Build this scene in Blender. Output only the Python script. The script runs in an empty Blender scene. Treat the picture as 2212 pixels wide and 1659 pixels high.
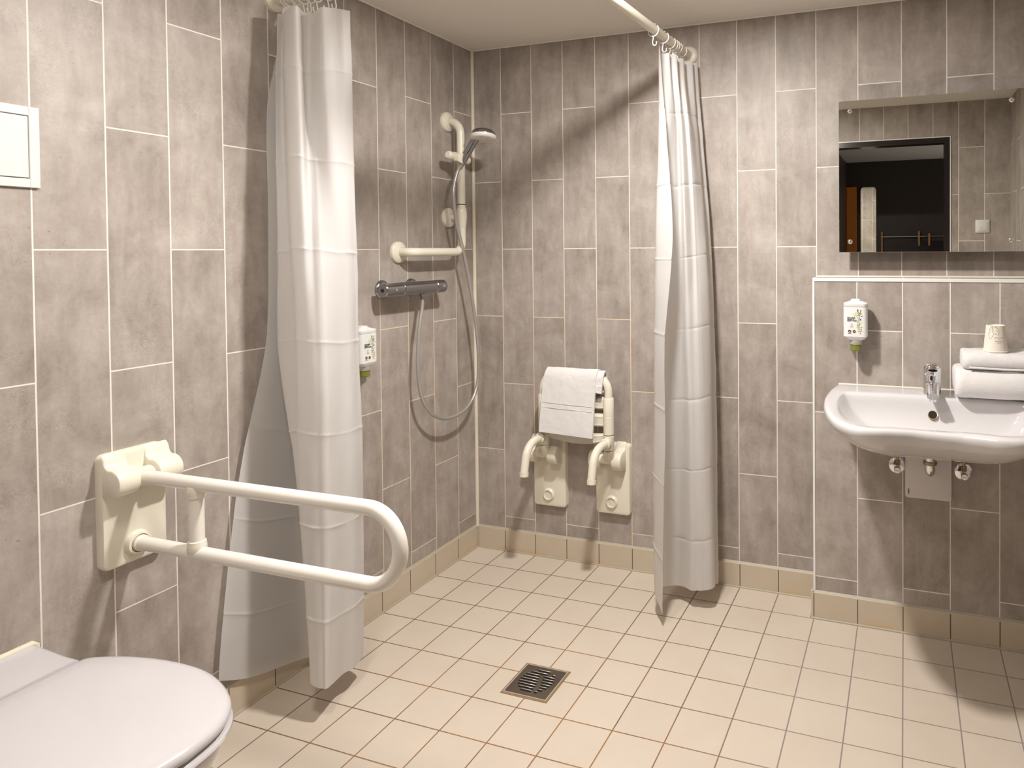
import bpy, bmesh, math, random
from mathutils import Vector, Matrix, Euler, noise
random.seed(7)
SC = bpy.context.scene
COL = SC.collection
PI = math.pi
T = 0.1535                       # tile pitch, metres
RX, RY, RZ = 2.48, -2.30, 2.25   # room: x 0..RX, y RY..0, z 0..RZ

# ------------------------------------------------------------------ materials
def srgb(r, g, b):
    f = lambda c: (c/255/12.92) if c/255 <= 0.04045 else ((c/255+0.055)/1.055)**2.4
    return (f(r), f(g), f(b), 1)

def new_mat(name):
    m = bpy.data.materials.new(name); m.use_nodes = True
    nt = m.node_tree
    return m, nt, nt.nodes['Principled BSDF']

class G:
    """small helper for node graphs"""
    def __init__(s, nt): s.nt = nt
    def n(s, t, **kw):
        nd = s.nt.nodes.new(t)
        for k, v in kw.items(): setattr(nd, k, v)
        return nd
    def l(s, a, b): s.nt.links.new(a, b)
    def put(s, sock, v):
        if isinstance(v, bpy.types.NodeSocket): s.l(v, sock)
        else: sock.default_value = v
    def m(s, op, a, b=0.0, c=None, clamp=False):
        nd = s.n('ShaderNodeMath', operation=op); nd.use_clamp = clamp
        s.put(nd.inputs[0], a); s.put(nd.inputs[1], b)
        if c is not None: s.put(nd.inputs[2], c)
        return nd.outputs[0]
    def mix(s, f, a, b, typ='MIX'):
        nd = s.n('ShaderNodeMix', data_type='RGBA', blend_type=typ)
        s.put(nd.inputs[0], f); s.put(nd.inputs[6], a); s.put(nd.inputs[7], b)
        return nd.outputs[2]
    def step(s, v, a, b, lo=0.0, hi=1.0):
        nd = s.n('ShaderNodeMapRange', interpolation_type='SMOOTHSTEP')
        s.put(nd.inputs[0], v); s.put(nd.inputs[1], a); s.put(nd.inputs[2], b)
        s.put(nd.inputs[3], lo); s.put(nd.inputs[4], hi)
        return nd.outputs[0]
    def xyz(s, x, y, z=0.0):
        nd = s.n('ShaderNodeCombineXYZ')
        for i, v in enumerate((x, y, z)): s.put(nd.inputs[i], v)
        return nd.outputs[0]
    def noise(s, vec, scale, detail=3, rough=0.55, dist=0.0):
        nd = s.n('ShaderNodeTexNoise')
        s.put(nd.inputs['Vector'], vec); nd.inputs['Scale'].default_value = scale
        nd.inputs['Detail'].default_value = detail; nd.inputs['Roughness'].default_value = rough
        nd.inputs['Distortion'].default_value = dist
        return nd.outputs['Fac']
    def ramp(s, f, stops):
        nd = s.n('ShaderNodeValToRGB'); cr = nd.color_ramp
        while len(cr.elements) < len(stops): cr.elements.new(0.5)
        for e, (p, c) in zip(cr.elements, stops): e.position = p; e.color = c
        s.put(nd.inputs[0], f)
        return nd.outputs[0]
    def bump(s, h, strength, dist):
        nd = s.n('ShaderNodeBump'); nd.inputs['Strength'].default_value = strength
        nd.inputs['Distance'].default_value = dist; s.put(nd.inputs['Height'], h)
        return nd.outputs[0]
    def pos(s):
        tc = s.n('ShaderNodeTexCoord'); sp = s.n('ShaderNodeSeparateXYZ')
        s.l(tc.outputs['Object'], sp.inputs[0])
        return sp.outputs

def simple(name, col, rough=0.4, metal=0.0, spec=0.5, coat=0.0, trans=0.0, bump=None, vary=0.03):
    m, nt, b = new_mat(name); g = G(nt)
    tc = g.n('ShaderNodeTexCoord')
    nz = g.noise(tc.outputs['Object'], 9.0, 3)
    dark = tuple(c*(1-vary) for c in col[:3])+(1,); lite = tuple(min(1, c*(1+vary)) for c in col[:3])+(1,)
    g.l(g.mix(nz, dark, lite), b.inputs['Base Color'])
    b.inputs['Roughness'].default_value = rough; b.inputs['Metallic'].default_value = metal
    b.inputs['Specular IOR Level'].default_value = spec
    b.inputs['Coat Weight'].default_value = coat; b.inputs['Coat Roughness'].default_value = 0.08
    b.inputs['Transmission Weight'].default_value = trans
    if bump:
        sc, st, di = bump
        h = g.noise(tc.outputs['Object'], sc, 4, 0.6)
        g.l(g.bump(h, st, di), b.inputs['Normal'])
    return m

def tile_wall_mat(name, axis, u0, parity, stain, flat=False):
    """large concrete-look wall tiles set upright in half bond; u runs along the wall, v is height"""
    m, nt, b = new_mat(name); g = G(nt); X, Y, Z = g.pos()
    u = X if axis == 'x' else g.m('MULTIPLY', Y, -1.0)
    v = Z if not flat else g.m('ADD', Y, 3.0)
    cu = g.m('DIVIDE', g.m('SUBTRACT', u, u0), T)
    iu = g.m('FLOOR', cu); fu = g.m('SUBTRACT', cu, iu)
    par = g.m('ABSOLUTE', g.m('SUBTRACT', g.m('FLOORED_MODULO', iu, 2.0), float(parity)))
    cv = g.m('ADD', g.m('DIVIDE', g.m('SUBTRACT', v, 0.153), 0.6), g.m('MULTIPLY', par, 0.5))
    iv = g.m('FLOOR', cv); fv = g.m('SUBTRACT', cv, iv)
    du = g.m('MULTIPLY', g.m('MINIMUM', fu, g.m('SUBTRACT', 1.0, fu)), T)
    dv = g.m('MULTIPLY', g.m('MINIMUM', fv, g.m('SUBTRACT', 1.0, fv)), 0.6)
    d = g.m('MINIMUM', du, dv)
    grout = g.step(d, 0.0014, 0.0021, 1.0, 0.0)
    wn = g.n('ShaderNodeTexWhiteNoise', noise_dimensions='2D'); g.l(g.xyz(iu, iv), wn.inputs['Vector'])
    rnd = wn.outputs['Value']
    sp = g.n('ShaderNodeSeparateColor'); g.l(wn.outputs['Color'], sp.inputs[0])
    ou = g.m('ADD', u, g.m('MULTIPLY', sp.outputs[0], 31.0)); ov = g.m('ADD', v, g.m('MULTIPLY', sp.outputs[1], 47.0))
    p = g.xyz(ou, ov, rnd)
    streak = g.xyz(g.m('MULTIPLY', ou, 3.2), g.m('MULTIPLY', ov, 0.75), rnd)
    cloud = g.noise(p, 7.0, 5, 0.62, 0.5)
    strk = g.noise(streak, 7.5, 4, 0.6, 0.35)
    fine = g.noise(p, 46.0, 6, 0.72, 1.2)
    worm = g.noise(p, 150.0, 3, 0.7, 2.2)
    patch = g.step(g.noise(p, 5.0, 3, 0.6, 0.3), 0.50, 0.66)
    a = g.m('MULTIPLY_ADD', cloud, 0.42, g.m('MULTIPLY', strk, 0.30))
    a = g.m('ADD', g.m('MULTIPLY_ADD', a, 1.25, -0.09), g.m('MULTIPLY', fine, 0.20))
    wf = g.m('MULTIPLY', g.m('SUBTRACT', worm, 0.5), g.m('MULTIPLY_ADD', patch, 0.44, 0.10))
    a = g.m('ADD', a, wf)
    a = g.m('ADD', a, g.m('MULTIPLY', g.m('SUBTRACT', rnd, 0.5), 0.09))
    col = g.ramp(a, [(0.20, (0.197, 0.161, 0.134, 1)), (0.40, (0.320, 0.279, 0.245, 1)),
                     (0.54, (0.402, 0.357, 0.320, 1)), (0.80, (0.571, 0.527, 0.484, 1))])
    speck = g.step(g.noise(p, 95.0, 2, 0.5), 0.735, 0.77)
    col = g.mix(g.m('MULTIPLY', speck, 0.45), col, (0.11, 0.09, 0.075, 1))
    if stain:
        low = g.m('MULTIPLY', g.step(v, 0.95, 1.42, 1.0, 0.0), g.step(u, 0.95, 1.25, 1.0, 0.0))
        sn = g.step(g.noise(g.xyz(u, v), 4.5, 3), 0.36, 0.60)
        gc = g.mix(g.m('MULTIPLY', low, g.m('MULTIPLY_ADD', sn, 0.55, 0.22)), (0.74, 0.70, 0.63, 1), (0.70, 0.50, 0.31, 1))
    else:
        gc = (0.76, 0.725, 0.68, 1)
    g.l(g.mix(grout, col, gc), b.inputs['Base Color'])
    g.l(g.m('MULTIPLY_ADD', fine, 0.18, g.m('MULTIPLY_ADD', grout, 0.25, 0.38)), b.inputs['Roughness'])
    b.inputs['Specular IOR Level'].default_value = 0.42
    h = g.m('ADD', g.m('MULTIPLY', grout, -0.8), g.m('MULTIPLY', fine, 0.22))
    g.l(g.bump(h, 0.35, 0.0012), b.inputs['Normal'])
    return m

def floor_mat():
    m, nt, b = new_mat('cream_floor_tiles'); g = G(nt); X, Y, Z = g.pos()
    cu = g.m('DIVIDE', X, T); cv = g.m('DIVIDE', g.m('MULTIPLY', Y, -1.0), T)
    iu = g.m('FLOOR', cu); iv = g.m('FLOOR', cv)
    fu = g.m('SUBTRACT', cu, iu); fv = g.m('SUBTRACT', cv, iv)
    d = g.m('MULTIPLY', g.m('MINIMUM', g.m('MINIMUM', fu, g.m('SUBTRACT', 1.0, fu)), g.m('MINIMUM', fv, g.m('SUBTRACT', 1.0, fv))), T)
    grout = g.step(d, 0.0015, 0.0023, 1.0, 0.0)
    wn = g.n('ShaderNodeTexWhiteNoise', noise_dimensions='2D'); g.l(g.xyz(iu, iv), wn.inputs['Vector'])
    p = g.xyz(X, Y)
    c1 = g.noise(p, 5.5, 4, 0.6, 0.4); c2 = g.noise(p, 420.0, 2, 0.6); c3 = g.noise(p, 13.0, 3)
    base = g.mix(c1, (0.535, 0.450, 0.360, 1), (0.61, 0.54, 0.455, 1))
    base = g.mix(g.m('MULTIPLY', wn.outputs['Value'], 0.35), base, (0.62, 0.55, 0.465, 1))
    base = g.mix(g.m('MULTIPLY', g.step(c2, 0.60, 0.72), 0.16), base, (0.30, 0.22, 0.14, 1))
    base = g.mix(g.m('MULTIPLY', g.step(c3, 0.62, 0.80), 0.22), base, (0.72, 0.52, 0.32, 1))
    # grout: grey by the basin, rusty towards the drain
    dx = g.m('SUBTRACT', X, 0.78); dy = g.m('ADD', Y, 0.95)
    r = g.m('SQRT', g.m('ADD', g.m('MULTIPLY', dx, dx), g.m('MULTIPLY', dy, dy)))
    rust = g.m('MULTIPLY', g.step(r, 0.25, 0.85, 1.0, 0.0), g.step(g.noise(p, 7.0, 3), 0.28, 0.60))
    grey = g.step(X, 1.15, 1.6)
    gc = g.mix(grey, (0.155, 0.110, 0.080, 1), (0.27, 0.235, 0.215, 1))
    gc = g.mix(rust, gc, (0.30, 0.155, 0.055, 1))
    g.l(g.mix(grout, base, gc), b.inputs['Base Color'])
    b.inputs['Roughness'].default_value = 0.48
    b.inputs['Specular IOR Level'].default_value = 0.35
    h = g.m('ADD', g.m('MULTIPLY', grout, -1.0), g.m('MULTIPLY', g.noise(p, 240.0, 3), 0.10))
    g.l(g.bump(h, 0.4, 0.0012), b.inputs['Normal'])
    return m

def base_tile_mat(name, axis, u0):
    m, nt, b = new_mat(name); g = G(nt); X, Y, Z = g.pos()
    u = X if axis == 'x' else g.m('MULTIPLY', Y, -1.0)
    cu = g.m('DIVIDE', g.m('SUBTRACT', u, u0), T)
    fu = g.m('SUBTRACT', cu, g.m('FLOOR', cu))
    d = g.m('MULTIPLY', g.m('MINIMUM', fu, g.m('SUBTRACT', 1.0, fu)), T)
    joint = g.m('MULTIPLY', g.step(d, 0.0014, 0.0020, 1.0, 0.0), g.step(Z, 0.0915, 0.0920, 1.0, 0.0))
    p = g.xyz(X, Y, Z)
    base = g.mix(g.noise(p, 7.0, 4, 0.6), (0.52, 0.44, 0.335, 1), (0.60, 0.525, 0.415, 1))
    base = g.mix(g.m('MULTIPLY', g.step(g.noise(p, 420.0, 2), 0.60, 0.72), 0.18), base, (0.30, 0.22, 0.14, 1))
    stain = g.m('MULTIPLY', g.step(Z, 0.006, 0.030, 1.0, 0.0), g.step(g.noise(p, 6.0, 2), 0.45, 0.62))
    base = g.mix(g.m('MULTIPLY', stain, 0.55), base, (0.62, 0.40, 0.20, 1))
    g.l(g.mix(joint, base, (0.115, 0.098, 0.090, 1)), b.inputs['Base Color'])
    b.inputs['Roughness'].default_value = 0.45; b.inputs['Specular IOR Level'].default_value = 0.35
    g.l(g.bump(g.m('MULTIPLY', joint, -1.0), 0.4, 0.001), b.inputs['Normal'])
    return m

def curtain_mat():
    m, nt, b = new_mat('white_vinyl'); g = G(nt)
    tc = g.n('ShaderNodeTexCoord')
    nz = g.noise(tc.outputs['Object'], 14.0, 4, 0.6, 0.6)
    g.l(g.mix(nz, (0.74, 0.73, 0.72, 1), (0.78, 0.77, 0.76, 1)), b.inputs['Base Color'])
    b.inputs['Roughness'].default_value = 0.42; b.inputs['Specular IOR Level'].default_value = 0.35
    h = g.noise(tc.outputs['Object'], 22.0, 3, 0.5, 0.8)
    bp = g.bump(h, 0.10, 0.006); g.l(bp, b.inputs['Normal'])
    tr = g.n('ShaderNodeBsdfTranslucent'); tr.inputs[0].default_value = (0.84, 0.82, 0.79, 1)
    mx = g.n('ShaderNodeMixShader'); mx.inputs[0].default_value = 0.45
    g.l(b.outputs[0], mx.inputs[1]); g.l(tr.outputs[0], mx.inputs[2])
    g.l(mx.outputs[0], nt.nodes['Material Output'].inputs['Surface'])
    return m

def towel_mat():
    m, nt, b = new_mat('white_terry'); g = G(nt)
    tc = g.n('ShaderNodeTexCoord')
    n1 = g.noise(tc.outputs['Object'], 330.0, 3, 0.7); n2 = g.noise(tc.outputs['Object'], 24.0, 4, 0.6)
    g.l(g.mix(n1, (0.66, 0.64, 0.625, 1), (0.76, 0.745, 0.735, 1)), b.inputs['Base Color'])
    b.inputs['Roughness'].default_value = 0.95; b.inputs['Specular IOR Level'].default_value = 0.1
    b.inputs['Sheen Weight'].default_value = 0.25
    h = g.m('ADD', g.m('MULTIPLY', n1, 0.5), g.m('MULTIPLY', n2, 1.0))
    g.l(g.bump(h, 0.7, 0.0035), b.inputs['Normal'])
    return m

def wood_mat(name, c1, c2):
    m, nt, b = new_mat(name); g = G(nt); X, Y, Z = g.pos()
    p = g.xyz(g.m('MULTIPLY', X, 14.0), g.m('MULTIPLY', Y, 14.0), g.m('MULTIPLY', Z, 1.3))
    nz = g.noise(p, 4.0, 5, 0.6, 1.0)
    g.l(g.mix(nz, c1, c2), b.inputs['Base Color']); b.inputs['Roughness'].default_value = 0.45
    return m

def mirror_mat(name, tint):
    m, nt, b = new_mat(name); g = G(nt)
    tc = g.n('ShaderNodeTexCoord')
    nz = g.noise(tc.outputs['Object'], 3.0, 2)
    g.l(g.mix(nz, tint, tuple(min(1, c*1.01) for c in tint[:3])+(1,)), b.inputs['Base Color'])
    b.inputs['Metallic'].default_value = 1.0; b.inputs['Roughness'].default_value = 0.0
    return m

def emit_mat(name, col, strength):
    m, nt, b = new_mat(name)
    b.inputs['Base Color'].default_value = (0.8, 0.8, 0.8, 1)
    b.inputs['Emission Color'].default_value = col; b.inputs['Emission Strength'].default_value = strength
    return m

M = dict(
    wall_back=tile_wall_mat('wall_tiles_back', 'x', -0.004, 1, True),
    wall_left=tile_wall_mat('wall_tiles_left', 'y', -0.0194, 0, True),
    wall_front=tile_wall_mat('wall_tiles_front', 'x', 0.028, 0, False),
    wall_right=tile_wall_mat('wall_tiles_right', 'y', 0.05, 0, False),
    ledge=tile_wall_mat('wall_tiles_ledge', 'x', 1.5345, 0, False),
    ledge_side=tile_wall_mat('wall_tiles_ledge_side', 'y', -0.012, 0, False),
    floor=floor_mat(),
    base_x=base_tile_mat('base_tiles_x', 'x', 0.0), base_y=base_tile_mat('base_tiles_y', 'y', 0.0),
    ceiling=simple('ceiling_paint', (0.84, 0.80, 0.74, 1), 0.9, spec=0.1, vary=0.02),
    ivory=simple('ivory_nylon', (0.74, 0.70, 0.585, 1), 0.26, spec=0.5, vary=0.015),
    ivory_rail=simple('ivory_rail', (0.78, 0.745, 0.675, 1), 0.24, spec=0.5, vary=0.015),
    silicone=simple('cream_silicone', (0.72, 0.665, 0.54, 1), 0.5),
    silicone_grey=simple('grey_silicone', (0.41, 0.37, 0.285, 1), 0.5),
    trim=simple('white_tile_trim', (0.78, 0.77, 0.76, 1), 0.3),
    ceramic=simple('white_ceramic', (0.62, 0.605, 0.605, 1), 0.08, spec=0.5, coat=0.5, vary=0.008),
    lid=simple('white_seat_plastic', (0.56, 0.54, 0.55, 1), 0.22, spec=0.5, vary=0.008),
    chrome=simple('chrome', (0.78, 0.78, 0.80, 1), 0.06, metal=1.0, vary=0.02),
    chrome_dull=simple('satin_chrome', (0.36, 0.36, 0.38, 1), 0.17, metal=1.0, vary=0.05),
    hose=simple('grey_hose', (0.46, 0.44, 0.42, 1), 0.28, metal=0.55, vary=0.03),
    steel=simple('stained_steel', (0.30, 0.265, 0.225, 1), 0.34, metal=1.0, vary=0.35),
    steel_rim=simple('steel_rim', (0.66, 0.62, 0.57, 1), 0.30, metal=0.6, vary=0.1),
    brass=simple('old_brass', (0.42, 0.33, 0.21, 1), 0.3, metal=1.0, vary=0.2),
    black=simple('black_plastic', (0.012, 0.012, 0.013, 1), 0.4),
    white_plastic=simple('white_plastic', (0.74, 0.735, 0.725, 1), 0.28, vary=0.01),
    panel=simple('panel_white', (0.66, 0.645, 0.62, 1), 0.4, vary=0.015),
    plate=simple('cover_white', (0.66, 0.63, 0.61, 1), 0.3, vary=0.01),
    grey_face=simple('spray_face', (0.72, 0.69, 0.66, 1), 0.4),
    curtain=curtain_mat(), towel=towel_mat(),
    ring=simple('white_ring', (0.86, 0.84, 0.80, 1), 0.3),
    green_soap=simple('green_soap', (0.27, 0.29, 0.045, 1), 0.15, trans=0.35),
    clear=simple('clear_collar', (0.82, 0.80, 0.72, 1), 0.12, trans=0.65),
    ink=simple('black_ink', (0.02, 0.02, 0.02, 1), 0.5),
    leaf=simple('green_ink', (0.34, 0.43, 0.09, 1), 0.5), leaf_pale=simple('pale_green_ink', (0.56, 0.62, 0.38, 1), 0.5),
    gold=simple('gold_ink', (0.62, 0.47, 0.05, 1), 0.5), maroon=simple('maroon_ink', (0.09, 0.012, 0.02, 1), 0.5),
    paper=simple('cream_paper', (0.76, 0.71, 0.62, 1), 0.6), cup_green=simple('cup_green_ink', (0.17, 0.27, 0.06, 1), 0.6),
    cup_text=simple('cup_grey_ink', (0.30, 0.29, 0.20, 1), 0.6),
    red=simple('red_dot', (0.65, 0.12, 0.07, 1), 0.3), blue=simple('blue_dot', (0.01, 0.03, 0.22, 1), 0.3),
    mirror=mirror_mat('mirror_silver', (0.80, 0.80, 0.755, 1)), glass_edge=simple('mirror_edge', (0.05, 0.06, 0.055, 1), 0.15),
    hall_wall=wood_mat('dark_brown_wall', (0.020, 0.012, 0.009, 1), (0.032, 0.021, 0.016, 1)),
    hall_wood=wood_mat('dark_wood', (0.060, 0.045, 0.034, 1), (0.115, 0.090, 0.070, 1)),
    oak=wood_mat('oak_block', (0.32, 0.17, 0.06, 1), (0.42, 0.24, 0.09, 1)),
    orange=simple('orange_paint', (0.72, 0.22, 0.02, 1), 0.5),
    door_frame=simple('black_brown_frame', (0.016, 0.010, 0.010, 1), 0.22),
    hall_ceiling=simple('hall_ceiling_paint', (0.72, 0.70, 0.68, 1), 0.9),
    hall_floor=simple('hall_carpet', (0.06, 0.05, 0.045, 1), 0.9),
    lamp=emit_mat('lamp_diffuser', (1.0, 0.86, 0.70, 1), 6.0),
)

# ------------------------------------------------------------------ object helpers
def finish(bm, mat, smooth=40, sub=0):
    bmesh.ops.recalc_face_normals(bm, faces=bm.faces)
    me = bpy.data.meshes.new('m'); bm.to_mesh(me); bm.free()
    me.materials.append(mat if not isinstance(mat, str) else M[mat])
    if smooth:
        me.shade_smooth()
        if smooth < 180: me.set_sharp_from_angle(angle=math.radians(smooth))
    return me

def thing(name, label, cat, loc=(0, 0, 0), rotz=0.0, group=None):
    o = bpy.data.objects.new(name, None); COL.objects.link(o)
    o.location = loc; o.rotation_euler = (0, 0, rotz); o.empty_display_size = 0.05
    o['label'] = label; o['category'] = cat
    if group: o['group'] = group
    return o

def root_of(o):
    while o.parent: o = o.parent
    return o

def part(name, bm, mat, parent, smooth=40, label=None, world=True, sub=0, recalc=True):
    """bm is given in world coordinates (world=True) or already in the thing's own frame"""
    if recalc: me = finish(bm, mat, smooth)
    else:
        me = bm
    me.name = name
    o = bpy.data.objects.new(name, me); COL.objects.link(o); o.parent = parent
    if world:
        me.transform(Matrix.Translation(-root_of(parent).location))
    if sub:
        md = o.modifiers.new('sub', 'SUBSURF'); md.levels = sub; md.render_levels = sub
    if label: o['label'] = label
    return o

def single(name, bm, mat, label, cat, group=None, smooth=40, sub=0):
    me = finish(bm, mat, smooth); me.name = name
    o = bpy.data.objects.new(name, me); COL.objects.link(o)
    o['label'] = label; o['category'] = cat
    if group: o['group'] = group
    if sub:
        md = o.modifiers.new('sub', 'SUBSURF'); md.levels = sub; md.render_levels = sub
    return o

def struct(name, bm, mat, smooth=0, label=None, parent=None):
    me = finish(bm, mat, smooth); me.name = name
    o = bpy.data.objects.new(name, me); COL.objects.link(o)
    if parent: o.parent = parent
    else: o['kind'] = 'structure'
    if label: o['label'] = label
    return o

def box(bm, x0, x1, y0, y1, z0, z1, bev=0.0, seg=2):
    vs = [bm.verts.new((x, y, z)) for x in (x0, x1) for y in (y0, y1) for z in (z0, z1)]
    fs = [(0, 1, 3, 2), (4, 6, 7, 5), (0, 4, 5, 1), (2, 3, 7, 6), (0, 2, 6, 4), (1, 5, 7, 3)]
    faces = [bm.faces.new([vs[i] for i in f]) for f in fs]
    if bev > 0:
        es = list({e for f in faces for e in f.edges})
        bmesh.ops.bevel(bm, geom=es, offset=bev, segments=seg, profile=0.5, affect='EDGES')
    return bm

def B(*a, **k): return box(bmesh.new(), *a, **k)

def frame_of(d):
    d = d.normalized()
    up = Vector((0, 0, 1)) if abs(d.z) < 0.9 else Vector((0, 1, 0))
    a = d.cross(up).normalized(); return a, a.cross(d).normalized()

def tube(bm, pts, r, n=20, caps=True):
    """sweep a circle along pts (parallel transport); r may be a list"""
    pts = [Vector(p) for p in pts]; m = len(pts)
    rs = r if isinstance(r, (list, tuple)) else [r]*m
    tang = []
    for i in range(m):
        a = pts[max(0, i-1)]; b = pts[min(m-1, i+1)]
        t = (b-a)
        if t.length < 1e-9: t = tang[-1] if tang else Vector((0, 0, 1))
        tang.append(t.normalized())
    a, b = frame_of(tang[0]); rings = []
    for i in range(m):
        if i:
            q = tang[i-1].rotation_difference(tang[i]); a = q @ a; b = q @ b
        rings.append([bm.verts.new(pts[i]+(a*math.cos(2*PI*k/n)+b*math.sin(2*PI*k/n))*rs[i]) for k in range(n)])
    for i in range(m-1):
        for k in range(n):
            bm.faces.new((rings[i][k], rings[i][(k+1) % n], rings[i+1][(k+1) % n], rings[i+1][k]))
    if caps:
        bm.faces.new(rings[0][::-1]); bm.faces.new(rings[-1])
    return bm

def lathe(bm, prof, origin, axis, n=32, caps=True):
    """revolve prof [(r, h)...] about axis through origin"""
    ax = Vector(axis).normalized(); o = Vector(origin); a, b = frame_of(ax)
    rings = []
    for r, h in prof:
        if r < 1e-6: rings.append([bm.verts.new(o+ax*h)])
        else: rings.append([bm.verts.new(o+ax*h+(a*math.cos(2*PI*k/n)+b*math.sin(2*PI*k/n))*r) for k in range(n)])
    for p, q in zip(rings, rings[1:]):
        for k in range(n):
            k2 = (k+1) % n
            if len(p) == 1 and len(q) == 1: continue
            if len(p) == 1: bm.faces.new((p[0], q[k], q[k2]))
            elif len(q) == 1: bm.faces.new((p[k], p[k2], q[0]))
            else: bm.faces.new((p[k], p[k2], q[k2], q[k]))
    for rg in (rings[0], rings[-1]):
        if len(rg) > 1 and caps: bm.faces.new(rg)
    return bm

def LT(prof, origin, axis, n=32, caps=True): return lathe(bmesh.new(), prof, origin, axis, n, caps)

def fillet(pts, rads, n=8):
    """polyline with rounded corners"""
    P = [Vector(p) for p in pts]; out = [P[0]]
    for i in range(1, len(P)-1):
        r = rads if not isinstance(rads, (list, tuple)) else rads[i-1]
        a, b, c = P[i-1], P[i], P[i+1]
        d1 = (a-b).normalized(); d2 = (c-b).normalized()
        ang = d1.angle(d2); t = r/math.tan(ang/2)
        s, e = b+d1*t, b+d2*t
        cen = b+(d1+d2).normalized()*(r/math.sin(ang/2))
        v1, v2 = s-cen, e-cen
        tot = v1.angle(v2); ax = v1.cross(v2).normalized()
        for k in range(n+1):
            out.append(cen+Matrix.Rotation(tot*k/n, 3, ax) @ v1)
    out.append(P[-1]); return out

def catmull(P, n):
    """uniform Catmull-Rom through a list of equal-length tuples"""
    out = []
    for i in range(len(P)-1):
        p0 = P[max(0, i-1)]; p1 = P[i]; p2 = P[i+1]; p3 = P[min(len(P)-1, i+2)]
        for k in range(n):
            t = k/n
            out.append(tuple(0.5*((2*b)+(-a+c)*t+(2*a-5*b+4*c-d)*t*t+(-a+3*b-3*c+d)*t**3) for a, b, c, d in zip(p0, p1, p2, p3)))
    out.append(tuple(P[-1])); return out

def loft(bm, rings, close=True, cap0=True, cap1=True):
    R = [[bm.verts.new(p) for p in r] for r in rings]; n = len(R[0])
    for a, b in zip(R, R[1:]):
        for k in range(n if close else n-1):
            bm.faces.new((a[k], a[(k+1) % n], b[(k+1) % n], b[k]))
    if cap0: bm.faces.new(R[0][::-1])
    if cap1: bm.faces.new(R[-1])
    return bm

def poly_extrude(bm, pts, vec):
    """pts: 3-D outline, extruded by vec"""
    v = Vector(vec)
    a = [bm.verts.new(p) for p in pts]; b = [bm.verts.new(Vector(p)+v) for p in pts]
    n = len(pts)
    bm.faces.new(a); bm.faces.new(b[::-1])
    for k in range(n): bm.faces.new((a[k], b[k], b[(k+1) % n], a[(k+1) % n]))
    return bm

def rrect(x0, x1, z0, z1, r, n=6):
    out = []
    for cx, cz, a0 in ((x1-r, z1-r, 0), (x0+r, z1-r, 90), (x0+r, z0+r, 180), (x1-r, z0+r, 270)):
        for k in range(n+1):
            a = math.radians(a0+90*k/n); out.append((cx+r*math.cos(a), cz+r*math.sin(a)))
    return out

def rplate(bm, x0, x1, z0, z1, r, y_back, y_front, edge=0.006, n=7):
    """rounded plate in xz with softened front edge; front at y_front (towards -y)"""
    rings = []
    for off, y in ((0, y_back), (0, y_front+edge), (edge*0.3, y_front+edge*0.3), (edge, y_front)):
        rings.append([(x, y, z) for x, z in rrect(x0+off, x1-off, z0+off, z1-off, max(r-off, 0.001), n)])
    return loft(bm, rings)

def text_mesh(body, size, mat, xf, extrude=0.0002, align='CENTER', bold=0.0):
    cu = bpy.data.curves.new('txt', 'FONT'); cu.body = body; cu.size = size; cu.align_x = align
    cu.extrude = extrude; cu.offset = bold; cu.resolution_u = 3
    o = bpy.data.objects.new('txt', cu); COL.objects.link(o)
    bpy.context.view_layer.update()
    me = bpy.data.meshes.new_from_object(o.evaluated_get(bpy.context.evaluated_depsgraph_get()))
    bpy.data.objects.remove(o); bpy.data.curves.remove(cu)
    me.transform(xf); me.materials.clear(); me.materials.append(M[mat])
    return me

def mesh_part(name, me, parent, label=None, world=False):
    me.name = name
    o = bpy.data.objects.new(name, me); COL.objects.link(o); o.parent = parent
    if world: me.transform(Matrix.Translation(-root_of(parent).location))
    if label: o['label'] = label
    return o

def children(o): return [c for c in bpy.data.objects if c.parent == o]
def copy_tree(o, parent=None):
    c = o.copy(); COL.objects.link(c); c.parent = parent
    for ch in children(o): copy_tree(ch, c)
    return c

# ------------------------------------------------------------------ the room
W = 0.12
struct('floor', B(-W, RX+W, RY-0.10, W, -0.10, 0.0), 'floor')
struct('ceiling', B(-W, RX+W, RY-0.10, W, RZ, RZ+0.10), 'ceiling')
struct('wall_left', B(-W, 0.0, RY-0.10, W, 0.0, RZ), 'wall_left')
struct('wall_back', B(0.0, RX, 0.0, W, 0.0, RZ), 'wall_back')
struct('wall_right', B(RX, RX+W, RY-0.10, W, 0.0, RZ), 'wall_right')
DX0, DX1, DZ = 1.05, 2.125, 2.025     # doorway
bm = B(0.0, DX0, RY-0.10, RY, 0.0, RZ); box(bm, DX1, RX, RY-0.10, RY, 0.0, RZ); box(bm, DX0, DX1, RY-0.10, RY, DZ, RZ)
struct('wall_front', bm, 'wall_front')
# half-height installation wall behind the basin
LX, LY, LZ = 1.5345, -0.14, 1.237
struct('wall_ledge', B(LX+0.002, RX, LY, 0.0, 0.0, LZ-0.002), 'ledge')
struct('wall_ledge_side', B(LX, LX+0.002, LY, 0.0, 0.0, LZ-0.002), 'ledge_side')
struct('wall_ledge_top', B(LX, RX, LY, -0.0005, LZ-0.002, LZ), tile_wall_mat('ledge_top_tiles', 'x', 1.5345, 0, False, True))
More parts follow.
